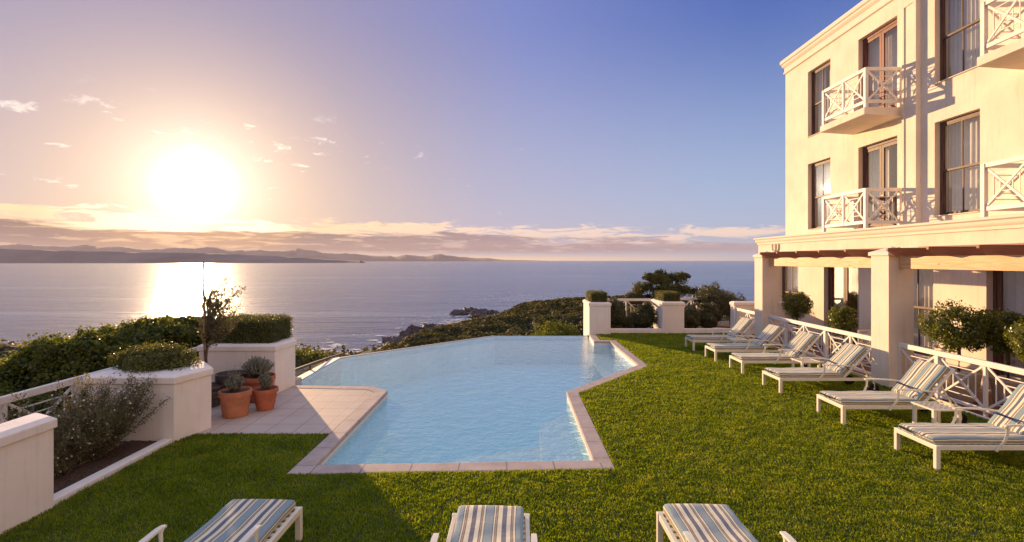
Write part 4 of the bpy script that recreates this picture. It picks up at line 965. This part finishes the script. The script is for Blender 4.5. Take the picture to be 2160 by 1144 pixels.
# pilasters with a sunk panel
for yn in (12.93, 7.55):
    X0 = XU-.134; y0_, y1_ = yn, yn+.47; z0_, z1_ = 3.43, 9.775
    m = MB(); g0, g1, gz0, gz1 = y0_+.09, y1_-.07, 4.05, 9.30; q = .025
    Ys = [y0_, g0, g1, y1_]; Zs = [z0_, gz0, gz1, z1_]
    for i in range(3):
        for j in range(3):
            X_ = X0+(q if i == 1 and j == 1 else 0)
            m.add([L(X_,Ys[i],Zs[j]), L(X_,Ys[i+1],Zs[j]), L(X_,Ys[i+1],Zs[j+1]), L(X_,Ys[i],Zs[j+1])], [(3,2,1,0)])
    m.add([L(X0,g0,gz0), L(X0,g1,gz0), L(X0,g1,gz1), L(X0,g0,gz1), L(X0+q,g0,gz0), L(X0+q,g1,gz0), L(X0+q,g1,gz1), L(X0+q,g0,gz1)], [(0,1,5,4),(1,2,6,5),(2,3,7,6),(3,0,4,7)])
    m.add([L(X0,y0_,z0_), L(XU+.01,y0_,z0_), L(XU+.01,y0_,z1_), L(X0,y0_,z1_)], [(0,1,2,3)]); m.add([L(X0,y1_,z0_), L(XU+.01,y1_,z0_), L(XU+.01,y1_,z1_), L(X0,y1_,z1_)], [(3,2,1,0)])
    m.box(X0-.02-XG, XU-XG, y0_-.015-YF, y1_+.015-YF, 3.44, 3.93); m.build('pilaster', M['facade'], B)
# interior shell: back wall, floors
m = MB()
m.box(XG+2.6-XG, XG+2.7-XG, YN-YF, -.02, -.4, ROOF-.1)
for z_, xa in ((-.06, .34), (3.08, .34), (6.42, XU-XG+.36)): m.box(xa, 2.6, YN-YF, -.03, z_, z_+.06)
m.box(XU-XG+.36, 2.6, YN-YF, -.04, 9.5, 9.56)
for y_ in (19.2, 15.97, 13.1, 10.65, 7.85, 5.3): m.box(.34 if True else 0, 2.6, y_-YF-.05, y_-YF+.05, 0, 3.05)
for y_ in (19.2, 15.97, 13.1, 10.65, 7.85, 5.3): m.box(XU-XG+.36, 2.6, y_-YF-.05, y_-YF+.05, 3.15, 9.5)
m.build('interior', M['interior'], B)

def curtain(X, y0, y1, z0, z1, seed, parent, gap=None):
    m = MB(); n_ = int((y1-y0)/.018)
    spans = [(y0, y1)] if gap is None else [(y0, gap[0]), (gap[1], y1)]
    for (a_, b_) in spans:
        nn = max(6, int((b_-a_)/.018)); vs = []
        for zz in (0, .5, 1):
            for i in range(nn+1):
                y_ = a_+(b_-a_)*i/nn; ph = y_*48+math.sin(y_*9+seed)*2.2; amp = .022*(1-.25*zz)
                vs.append((X+amp*math.sin(ph+zz*.4), y_+.006*math.sin(zz*3+seed+y_*20), z0+(z1-z0)*zz))
        m.add(vs, [(r_*(nn+1)+i, r_*(nn+1)+i+1, (r_+1)*(nn+1)+i+1, (r_+1)*(nn+1)+i) for r_ in range(2) for i in range(nn)])
    return m.build('curtain', M['curtain'], parent, smooth='all')
def window(X, y0, y1, z0, z1, door=False, frame='frame_wood', cur=True, gap=None, seed=0, glass_only=False):
    rec = .13; yo0, yo1 = y0-YF, y1-YF; x0 = X-XG+rec; m = MB(); fw = .07
    m.box(x0, x0+.08, yo0+.002, yo0+fw, z0, z1); m.box(x0, x0+.08, yo1-fw, yo1-.002, z0, z1); m.box(x0, x0+.08, yo0+fw, yo1-fw, z1-fw-.02, z1-.002)
    if not door: m.box(x0-.02, x0+.08, yo0+fw, yo1-fw, z0+.002, z0+fw*.7)
    yc = (yo0+yo1)/2; zi0, zi1 = z0+fw*.7, z1-fw-.02; panes = []
    if door:
        sw = .085; zb = z0+.02
        for (a_, b_) in ((yo0+fw+.003, yc-.004), (yc+.004, yo1-fw-.003)):
            m.box(x0+.012, x0+.062, a_, a_+sw, zb, zi1-.004); m.box(x0+.012, x0+.062, b_-sw, b_, zb, zi1-.004)
            m.box(x0+.012, x0+.062, a_+sw, b_-sw, zb, zb+.22); m.box(x0+.012, x0+.062, a_+sw, b_-sw, zi1-.10, zi1-.004)
            panes.append((x0+.034, a_+sw, b_-sw, zb+.22, zi1-.10))
    else:
        zm = z0+(z1-z0)*.48
        for (xo, za, zb) in ((.028, zi0, zm), (.005, zm-.02, zi1)):
            m.box(x0+xo, x0+xo+.034, yo0+fw+.001, yo0+fw+.045, za, zb+.02); m.box(x0+xo, x0+xo+.034, yo1-fw-.045, yo1-fw-.001, za, zb+.02)
            a_, b_ = yo0+fw+.045, yo1-fw-.045
            m.box(x0+xo, x0+xo+.034, a_, b_, za, za+.05); m.box(x0+xo, x0+xo+.034, a_, b_, zb-.03, zb+.02)
            m.box(x0+xo+.004, x0+xo+.03, yc-.014, yc+.014, za+.05, zb-.03); panes.append((x0+xo+.016, a_, b_, za+.05, zb-.03))
    o_ = m.build('french_door' if door else 'window', M[frame], B, bevel=.003)
    g = MB()
    for (x_, a_, b_, c_, d_) in panes: g.add([(x_,a_,c_),(x_,b_,c_),(x_,b_,d_),(x_,a_,d_)], [(3,2,1,0)])
    g.build('pane', M['glass'], o_)
    if cur: curtain(x0+.22, yo0+.02, yo1-.02, z0+.02, z1-.03, seed, o_, gap)
    if not door:
        s_ = MB(); s_.box(X-XG-.045, X-XG+rec-.022, yo0-.06 if False else yo0+.003, yo1-.003, z0-.06+.063, z0+.022); s_.build('sill', M['trim'], o_, bevel=.004)
    else:
        h_ = MB(); h_.box(x0-.02, x0+.012, yc-.055, yc-.035, z0+1.0, z0+1.03); h_.box(x0-.03, x0-.02, yc-.13, yc-.035, z0+1.0, z0+1.02); h_.build('handle', M['steel'], o_)
    return o_
for k_, (a_, b_) in enumerate(WIN_Y):
    window(XU, a_, b_, 3.69, 6.03, seed=k_, gap=(a_-YF+.30, a_-YF+.38) if k_ == 1 else None); window(XU, a_, b_, 6.97, 9.31, seed=k_+5, gap=(a_-YF+.62, a_-YF+.80) if k_ == 0 else None)
    window(XG, a_, b_, .38, 2.70, seed=k_+9, cur=True)
for k_, (a_, b_) in enumerate(DOOR_Y):
    window(XU, a_, b_, 3.46, 6.03, True, 'red_wood' if k_ else 'frame_wood', seed=k_+2, gap=(a_-YF+.45, a_-YF+.75)); window(XU, a_, b_, 6.74, 9.31, True, 'red_wood', seed=k_+7)
    window(XG, a_, b_, .03, 2.70, True, seed=k_+12, cur=True, gap=(a_-YF+.55, a_-YF+1.05))
# balconies: slab and crossed railing as sub-part
def balcony(y0, y1, zf, slab=True):
    x0, x1 = 9.50-XG, XU-XG; a_, b_ = y0-YF, y1-YF; m = MB()
    if slab: 
        m.add([(x0-.08,a_-.06,zf),(x1,a_-.06,zf),(x1,b_+.08,zf),(x0-.08,b_+.08,zf),(x0-.08,a_-.06,zf-.19),(x1,a_-.06,zf-.26),(x1,b_+.08,zf-.26),(x0-.08,b_+.08,zf-.19)],
              [(0,1,2,3),(7,6,5,4),(0,4,5,1),(1,5,6,2),(2,6,7,3),(3,7,4,0)])
    else: m.box(x0-.02, x1, a_-.04, b_+.04, zf-.012, zf+.012)
    o_ = m.build('balcony', M['facade'], B, bevel=.01)
    r_ = MB(); h = 1.09
    corners = [(x1-.03, a_), (x0, a_), (x0, b_), (x1-.03, b_)]
    for i in range(3):
        p, q = Vector((*corners[i], 0)), Vector((*corners[i+1], 0)); n_ = 2 if i == 1 else 1
        r_.bar(p+Vector((0,0,zf+h-.045)), q+Vector((0,0,zf+h-.045)), .06, .09); r_.bar(p+Vector((0,0,zf+.17)), q+Vector((0,0,zf+.17)), .045, .085)
        for j in range(n_):
            s0 = p.lerp(q, j/n_); s1 = p.lerp(q, (j+1)/n_); u = (s1-s0).normalized()
            panel(r_, s0+u*.04, s1-u*.04, zf+.21, zf+h-.09, .045, .018, (.62, .3))
    for c_ in corners: r_.box(c_[0]-.042, c_[0]+.042, c_[1]-.042, c_[1]+.042, zf+.005, zf+h-.01)
    mid = ((corners[1][0]), (a_+b_)/2); r_.box(mid[0]-.03, mid[0]+.03, mid[1]-.03, mid[1]+.03, zf+.13, zf+h-.09)
    r_.build('railing', M['rail_paint'], o_)
for y1_ in (15.44, 10.17, 4.8):
    balcony(y1_-1.84, y1_, 6.74, True); balcony(y1_-1.84, y1_, 3.475, False)
# rain pipe hopper
m = MB(); p0 = L(XG-.06, 18.1, 0); x_, y_ = p0[0], p0[1]
m.sweep([(x_, y_+.13, 3.2), (x_, y_+.12, 3.02), (x_, y_+.03, 2.9), (x_, y_, 2.78), (x_, y_, -.2)], .04, seg=10); m.sweep([(x_, y_-.13, 3.2), (x_, y_-.12, 3.02), (x_, y_-.03, 2.9), (x_, y_, 2.8)], .04, seg=10); m.build('rain_pipe', M['trim'], B, smooth=True)
# terrace deck
m = MB(); m.box(7.76, XG-.002, -3, 19.3, -.4, .0); tag(m.build('terrace_deck', M['deck']), kind='structure')
m = MB(); m.box(7.70, 7.757, 5.5, 17.78, -.4, .03); tag(m.build('deck_edging', M['plaster'], bevel=.006), 'pale edging strip between the lawn and the terrace deck', 'edging')

# pillars
for (y0_, lab) in ((10.28, 'square plastered pillar in the middle of the terrace front'), (15.53, 'square plastered pillar farthest away at the corner of the terrace'), (5.03, 'square plastered pillar outside the right edge of the frame')):
    t = thing('terrace_pillar', lab, 'pillar', (7.91, y0_+.26, 0), 0, 'pillars along the terrace'); a_ = .258
    m = MB(); m.box(-a_, a_, -a_, a_, -.3, 2.70); m.build('shaft', M['facade'], t, bevel=.008)
    m = MB(); c_ = .295; m.add([(-c_,-c_,2.702),(c_,-c_,2.702),(c_,c_,2.702),(-c_,c_,2.702),(-c_,-c_,2.775),(c_,-c_,2.775),(c_,c_,2.775),(-c_,c_,2.775),(0,0,2.90)],
        [(0,3,2,1),(0,1,5,4),(1,2,6,5),(2,3,7,6),(3,0,4,7),(4,5,8),(5,6,8),(6,7,8),(7,4,8)]); m.build('cap', M['trim'], t, bevel=.006)
# pergolas: beam and rafters between pillars
def pergola(label, y0, y1, start):
    t = thing('pergola', label, 'pergola', (7.9, y0, 2.4)); m = MB()
    m.box(-.045, .065, .002, y1-y0-.002, .035, .285); m.build('beam', M['beam'], t, bevel=.006)
    m = MB(); m.box(1.40, 1.498, .05, y1-y0-.05, .10, .285); m.build('wall_plate', M['beam'], t)
    y_ = start; first = None
    while y_ > y0-.02:
        if first is None:
            m = MB(); m.add([(x_, q_, z_) for q_ in (-.028, .028) for x_, z_ in ((-.42, .455), (-.42, .40), (-.22, .288), (1.495, .288), (1.495, .455))], [(0,1,2,3,4), (9,8,7,6,5), (0,5,6,1), (1,6,7,2), (2,7,8,3), (3,8,9,4), (4,9,5,0)]); first = m.build('rafter', M['rafter'], t, bevel=.004, loc=(0, y_-y0, 0))
        else:
            c_ = first.copy(); COL.objects.link(c_); c_.parent = t; c_.location = (0, y_-y0, 0)
        y_ -= .99
    for q in range(3):
        m = MB(); yy = .35+q*.42; m.box(yy, yy+.035, .0, y1-y0, .457, .487); m.build('batten', M['rafter'], t)
pergola('timber pergola beam with rust brown rafters on the near side of the middle pillar', 5.55, 10.28, 10.10)
pergola('timber pergola beam with rust brown rafters between the two square pillars', 10.80, 15.53, 15.35)

# topiary trees in pots on the terrace
def topiary(label, x, y, pr, ph, cz, r, n_, group='round potted trees on the terrace', potcol='grey_pot'):
    t = thing('potted_tree', label, 'potted tree', (x, y, .004), 0, group)
    m = MB(); m.lathe([(pr*.72, 0), (pr*.75, .02), (pr*.97, ph*.9), (pr, ph*.92), (pr, ph), (pr-.03, ph), (pr-.04, ph-.04), (0.001, ph-.04)], seg=32); m.build('pot', M[potcol], t, smooth=35)
    tr = MB(); tr.sweep([(0,0,ph-.06), (.02,.01,cz*.6), (0,0,cz-r[2]*.5)], .028, seg=8, taper=[1.2,1,.9])
    for i in range(16):
        d = sph(1)[0]; d[2] = abs(d[2])*.9; tr.sweep([(0,0,cz-r[2]*.55), (d[0]*r[0]*.45, d[1]*r[1]*.45, cz-r[2]*.3+d[2]*r[2]*.4), (d[0]*r[0]*.85, d[1]*r[1]*.85, cz+d[2]*r[2]*.75)], .010, seg=5, taper=[1,.7,.3])
    tr.build('trunk', M['bark'], t, smooth=True)
    V_ = bush_leaves((0,0,cz), r, int(n_*2.0), .05, .027, 90, .24, 1.1, .80); np_obj('crown', V_, quads(len(V_)//4), LG['topiary'], t)
topiary('large round potted tree behind the railing right of the middle pillar', 8.32, 9.42, .34, .56, 1.34, (.62, .52, .46), 4600)
topiary('shaded potted tree half hidden behind the large round one', 8.98, 9.15, .26, .45, 1.25, (.40, .38, .42), 2600)
topiary('round potted tree cut off by the right edge of the frame', 8.38, 7.95, .30, .50, 1.30, (.46, .46, .42), 2600)
topiary('small round potted tree between the two pillars, next to the far pillar', 8.62, 15.35, .26, .45, 1.24, (.44, .42, .44), 3200)
topiary('small potted tree in front of the far glass door', 8.55, 13.1, .26, .42, 1.06, (.36, .36, .36), 2200)

# terrace table and chair (pale metal) seen through the railing
def terrace_chair(label, x, y, rz):
    t = thing('terrace_chair', label, 'chair', (x, y, .004), rz, 'terrace chairs'); b_ = MB()
    b_.box(-.22, .22, -.22, .22, .44, .46); b_.build('seat', M['white_paint'], t)
    for sx in (-1, 1):
        for sy in (-1, 1):
            m = MB(); m.box(sx*.2-.012, sx*.2+.012, sy*.2-.012, sy*.2+.012, 0, .44 if sy < 0 else .88); m.build('leg', M['white_paint'], t)
    m = MB(); m.bar((-.2,.2,.86), (.2,.2,.86), .02, .03); m.bar((-.2,.2,.52), (.2,.2,.84), .012, .02); m.bar((-.2,.203,.84), (.2,.203,.52), .012, .02); m.bar((-.2,.2,.52), (.2,.2,.52), .02, .03); m.build('backrest', M['white_paint'], t)
terrace_chair('white metal chair by the far glass door behind the railing', 8.9, 13.9, R(170))
terrace_chair('white metal chair nearer the middle pillar behind the railing', 8.75, 12.3, R(20))
t = thing('terrace_table', 'small white metal table between the two terrace chairs', 'table', (8.8, 13.1+.0, .004)); 
t.location.y = 12.75
m = MB(); m.lathe([(.28,.68),(.30,.69),(.30,.705),(.28,.71)], seg=28); m.build('tabletop', M['white_paint'], t); m = MB(); m.lathe([(.18,0),(.18,.015),(.02,.04),(.018,.68)], seg=20); m.build('pedestal', M['white_paint'], t)

# ================================================================== SUN LOUNGERS
def cushion(L_, Wd, T, pill=.012, seed=0, nx=26):
    # cross-section perimeter in (y,z) with running stripe coordinate
    sec = []; r = .03; hw = Wd/2
    top_n = 14
    for i in range(top_n+1): y_ = -hw+r+(Wd-2*r)*i/top_n; sec.append((y_, T, y_))
    for i in range(1, 4): a_ = PI/2*i/4; sec.append((hw-r+r*math.sin(a_), T-r+r*math.cos(a_), hw-r+r*a_))
    sec.append((hw, T-r, hw-r+r*PI/2)); sec.append((hw, r*.6, hw-r+r*PI/2+T-r*1.6)); sec.append((hw-r*.6, 0, hw+T)); 
    sec.append((0, 0, hw+T+.3)); sec.append((-hw+r*.6, 0, -(hw+T))); sec.append((-hw, r*.6, -(hw-r+r*PI/2+T-r*1.6))); sec.append((-hw, T-r, -(hw-r+r*PI/2)))
    for i in range(3, 0, -1): a_ = PI/2*i/4; sec.append((-hw+r-r*math.sin(a_), T-r+r*math.cos(a_), -(hw-r+r*a_)))
    n_ = len(sec); vs = []; st_ = []
    xs_ = [0, .006, .018, .035] + [.035+(L_-.07)*i/nx for i in range(1, nx)] + [L_-.035, L_-.018, L_-.006, L_]
    rs = random.Random(seed); ph = rs.random()*9
    for x_ in xs_:
        e = min(x_, L_-x_); k = 1 if e >= .035 else math.sqrt(max(0, 1-((.035-e)/.035)**2))
        kz = .35+.65*k; ky = .985+.015*k
        for (y_, z_, s_) in sec:
            puff = pill*(math.sin(x_*7+ph)*.35+math.cos(y_*5+ph)*.3+math.sin(x_*19+y_*9+ph)*.18)*(z_ > T*.6)
            zz = T/2+(z_-T/2)*kz + puff; vs.append((x_, y_*ky*(1+.012*math.sin(x_*9+ph)), zz)); st_.append(s_)
    fs = [(i*n_+j, (i+1)*n_+j, (i+1)*n_+(j+1) % n_, i*n_+(j+1) % n_) for i in range(len(xs_)-1) for j in range(n_)]
    fs = [f[::-1] for f in fs]
    fs.append(tuple(range(n_))[::-1][::-1]); fs.append(tuple((len(xs_)-1)*n_+j for j in range(n_))[::-1])
    return vs, fs, st_
def cushion_obj(name, c, mtx, parent):
    vs, fs, st_ = c; me = bpy.data.meshes.new(name); me.from_pydata([tuple(mtx @ Vector(v)) for v in vs], [], fs); me.materials.append(M['stripe'])
    at = me.attributes.new('stripe', 'FLOAT', 'POINT'); at.data.foreach_set('value', st_); me.polygons.foreach_set('use_smooth', [True]*len(fs)); me.update()
    o_ = bpy.data.objects.new(name, me); COL.objects.link(o_); o_.parent = parent; return o_
def make_lounger(seed=0, ang=48):
    t = empty('sun_lounger'); WP = M['white_paint']; hw = .325; zf = .25
    m = MB()
    for sy in (-1, 1): m.box(.02, 1.86, sy*hw-.018, sy*hw+.018, zf, zf+.055)
    m.box(.0, .036, -hw+.02, hw-.02, zf, zf+.055); m.box(1.30, 1.335, -hw+.02, hw-.02, zf, zf+.05); m.box(1.83, 1.86, -hw+.02, hw-.02, zf, zf+.05)
    for i in range(14): x_ = .09+i*.088; m.box(x_, x_+.045, -hw+.02, hw-.02, zf+.032, zf+.047)
    m.build('frame', WP, t, bevel=.003)
    for sy in (-1, 1):
        m = MB(); m.box(.0, .052, sy*hw-.026, sy*hw+.026, 0, zf+.056); m.build('leg', WP, t, bevel=.004)
    cushion_obj('seat_cushion', cushion(1.27, .585, .085, seed=seed), Matrix.Translation((.015, 0, zf+.052)), t)
    A_ = R(ang); mt = Matrix.Translation((1.28, 0, zf+.085)) @ Matrix.Rotation(-A_, 4, 'Y')
    bc = cushion_obj('back_cushion', cushion(.71, .585, .08, seed=seed+3, nx=16), mt @ Matrix.Translation((0, 0, .012)), t)
    m = MB(); q = lambda x_, y_, z_: mt @ Vector((x_, y_, z_))
    m.sweep([q(.17, y_, .094+.0*abs(y_)) for y_ in (-.292, -.15, 0, .15, .292)], .0035, .010, square=True, up=tuple(mt.to_3x3() @ Vector((1,0,0))))
    for sy in (-1, 1): m.bar(q(.17, sy*.296, .093), q(.17, sy*.296, .0), .016, .004, tuple(mt.to_3x3() @ Vector((0,1,0))))
    m.build('strap', M['strap'], bc)
    m = MB()
    for sy in (-1, 1): m.bar(q(-.02, sy*.312, -.012), q(.74, sy*.312, -.012), .03, .034, tuple(mt.to_3x3() @ Vector((0,0,1))))
    m.bar(q(.725, -.30, -.012), q(.725, .30, -.012), .03, .034, tuple(mt.to_3x3() @ Vector((0,0,1))))
    for i in range(7): m.bar(q(.06+i*.095, -.30, -.006), q(.06+i*.095, .30, -.006), .045, .012, tuple(mt.to_3x3() @ Vector((0,0,1))))
    m.build('back_frame', WP, t, bevel=.003)
    m = MB(); tp = q(.46, 0, -.02)
    for sy in (-1, 1): m.bar((tp.x, sy*.24, tp.z), (1.80, sy*.24, zf+.05), .014, .022)
    m.bar((tp.x, -.25, tp.z), (tp.x, .25, tp.z), .016, .016); m.bar((1.80, -.25, zf+.055), (1.80, .25, zf+.055), .016, .016); m.build('back_prop', WP, t)
    for sy in (-1, 1):
        y_ = sy*(hw+.038); m = MB()
        m.sweep([(.74, y_-sy*.012, zf-.01), (.765, y_, zf+.05), (.83, y_, zf+.12), (.865, y_, zf+.20), (.87, y_, zf+.275), (.855, y_, zf+.305)], .018, .011, seg=8, up=(0,1,0), taper=[1.1,1,1,1,1.1,1.3])
        arc = [(.83, zf+.312), (.90, zf+.318), (1.10, zf+.312), (1.30, zf+.300), (1.48, zf+.275), (1.60, zf+.235), (1.70, zf+.165), (1.78, zf+.07), (1.83, zf-.05), (1.84, .12)]
        m.sweep([(a_, y_, b_) for a_, b_ in arc], .023, .009, square=True, taper=[.9,1,1,.95,.85,.75,.7,.7,.7,.7]); m.build('armrest', WP, t, smooth=30)
        wl = MB(); wy = sy*(hw+.03); wl.lathe([(.098,-.02),(.104,-.014),(.104,.014),(.098,.02),(.078,.02),(.078,-.02),(.098,-.02)], c=(1.83, wy, .104), seg=28, axis='y'); wo_ = wl.build('wheel', M['tyre'], t, smooth=40)
        rm = MB(); rm.lathe([(.077,-.017),(.077,.017),(.066,.017),(.066,-.017),(.077,-.017)], c=(1.83, wy, .104), seg=28, axis='y'); rm.lathe([(.018,-.022),(.018,.022)], c=(1.83, wy, .104), seg=14, axis='y')
        for k2 in range(5):
            a_ = 2*PI*k2/5+.3; rm.bar((1.83+.016*math.cos(a_), wy, .104+.016*math.sin(a_)), (1.83+.068*math.cos(a_), wy, .104+.068*math.sin(a_)), .022, .02, (0,1,0))
        rm.build('rim', WP, wo_, smooth=30)
    return t
labs = ['striped lounger farthest away beside the low wall and far hedge', 'striped lounger in front of the far pillar, second from the far hedge',
        'striped lounger third from the far hedge with a small table on its near side', 'striped lounger fourth from the far hedge, right before the middle pillar',
        'striped lounger with its back raised beside the middle pillar, next to a small table', 'striped lounger at the right edge, its backrest cut off by the frame']
spots = [(5.115, 14.45+.32, 48), (5.135, 12.91+.325, 46), (5.19, 11.50+.325, 48), (5.165, 9.82+.325, 46), (5.18, 7.96+.325, 49), (5.215, 6.24+.325, 50)]
proto = {}
def lounger(x, y, rz, ang, label, group, seed):
    if (ang, seed) not in proto: o_ = proto[(ang, seed)] = make_lounger(seed, ang)
    else: o_ = copy_tree(proto[(ang, seed)])
    o_.location = (x, y, 0); o_.rotation_euler.z = rz; tag(o_, label, 'sun lounger', group)
for i, (x, y, an_) in enumerate(spots): lounger(x, y, R(random.uniform(-.6, .6)), an_, labs[i], 'loungers lined up along the terrace', i)
lounger(-2.33, 4.69, R(-90), 46, 'striped lounger in dappled shade at the lower left, cut off by the bottom edge', 'loungers facing the pool from the bottom edge', 1)
lounger(-.215, 4.57, R(-90.5), 46, 'striped lounger in the bottom centre, cut off by the bottom edge', 'loungers facing the pool from the bottom edge', 1)
lounger(1.645, 4.60, R(-90), 46, 'striped lounger at the lower right of the pool, cut off by the bottom edge', 'loungers facing the pool from the bottom edge', 1)

def side_table():
    t = empty('side_table'); m = MB(); a_ = .215; n_ = 9; zt = .40
    m.box(-a_, a_, -a_, -a_+.03, zt, zt+.022); m.box(-a_, a_, a_-.03, a_, zt, zt+.022); m.box(-a_, -a_+.03, -a_+.03, a_-.03, zt, zt+.022); m.box(a_-.03, a_, -a_+.03, a_-.03, zt, zt+.022)
    for i in range(1, n_):     # pierced top: diagonal lattice
        c_ = -2*(a_-.03)+4*(a_-.03)*i/n_; lo = a_-.03
        x0_, x1_ = max(-lo, c_-lo), min(lo, c_+lo)
        if x1_-x0_ < .02: continue
        m.bar((x0_, c_-x0_, zt+.014), (x1_, c_-x1_, zt+.014), .016, .008); m.bar((x0_, -(c_-x0_), zt+.0105), (x1_, -(c_-x1_), zt+.0105), .016, .008)
    m.build('tabletop', M['white_paint'], t)
    for sx in (-1, 1):
        for sy in (-1, 1):
            m = MB(); m.box(sx*(a_-.035)-.022, sx*(a_-.035)+.022, sy*(a_-.035)-.022, sy*(a_-.035)+.022, 0, zt-.002); m.build('leg', M['white_paint'], t, bevel=.003)
    return t
tp = side_table()
for i, (x, y, lab) in enumerate([(6.33, 7.55, 'small white pierced top table between the two nearest terrace loungers'), (6.38, 11.02, 'small white side table between the third and fourth loungers from the far hedge'), (6.2, 14.0, 'small white side table between the two farthest loungers')]):
    o_ = tp if i == 0 else copy_tree(tp); o_.location = (x, y, 0); tag(o_, lab, 'side table', 'side tables between the loungers')

# ================================================================== HAZE
hz_ = MB(); hz_.box(-30000, 30000, -1500, 26000, SEA-6, 760)
m_ = bpy.data.materials.new('haze_air'); m_.use_nodes = True; n_t = m_.node_tree; n_t.nodes.clear()
pv = n_t.nodes.new('ShaderNodeVolumePrincipled'); pv.inputs['Color'].default_value = (.60, .56, .62, 1); pv.inputs['Density'].default_value = 3.2e-5; pv.inputs['Anisotropy'].default_value = .15
oo = n_t.nodes.new('ShaderNodeOutputMaterial'); n_t.links.new(pv.outputs[0], oo.inputs['Volume'])
tag(hz_.build('haze', m_), 'thin warm sea haze over the bay', 'haze', kind='stuff')
S.cycles.volume_bounces = 0
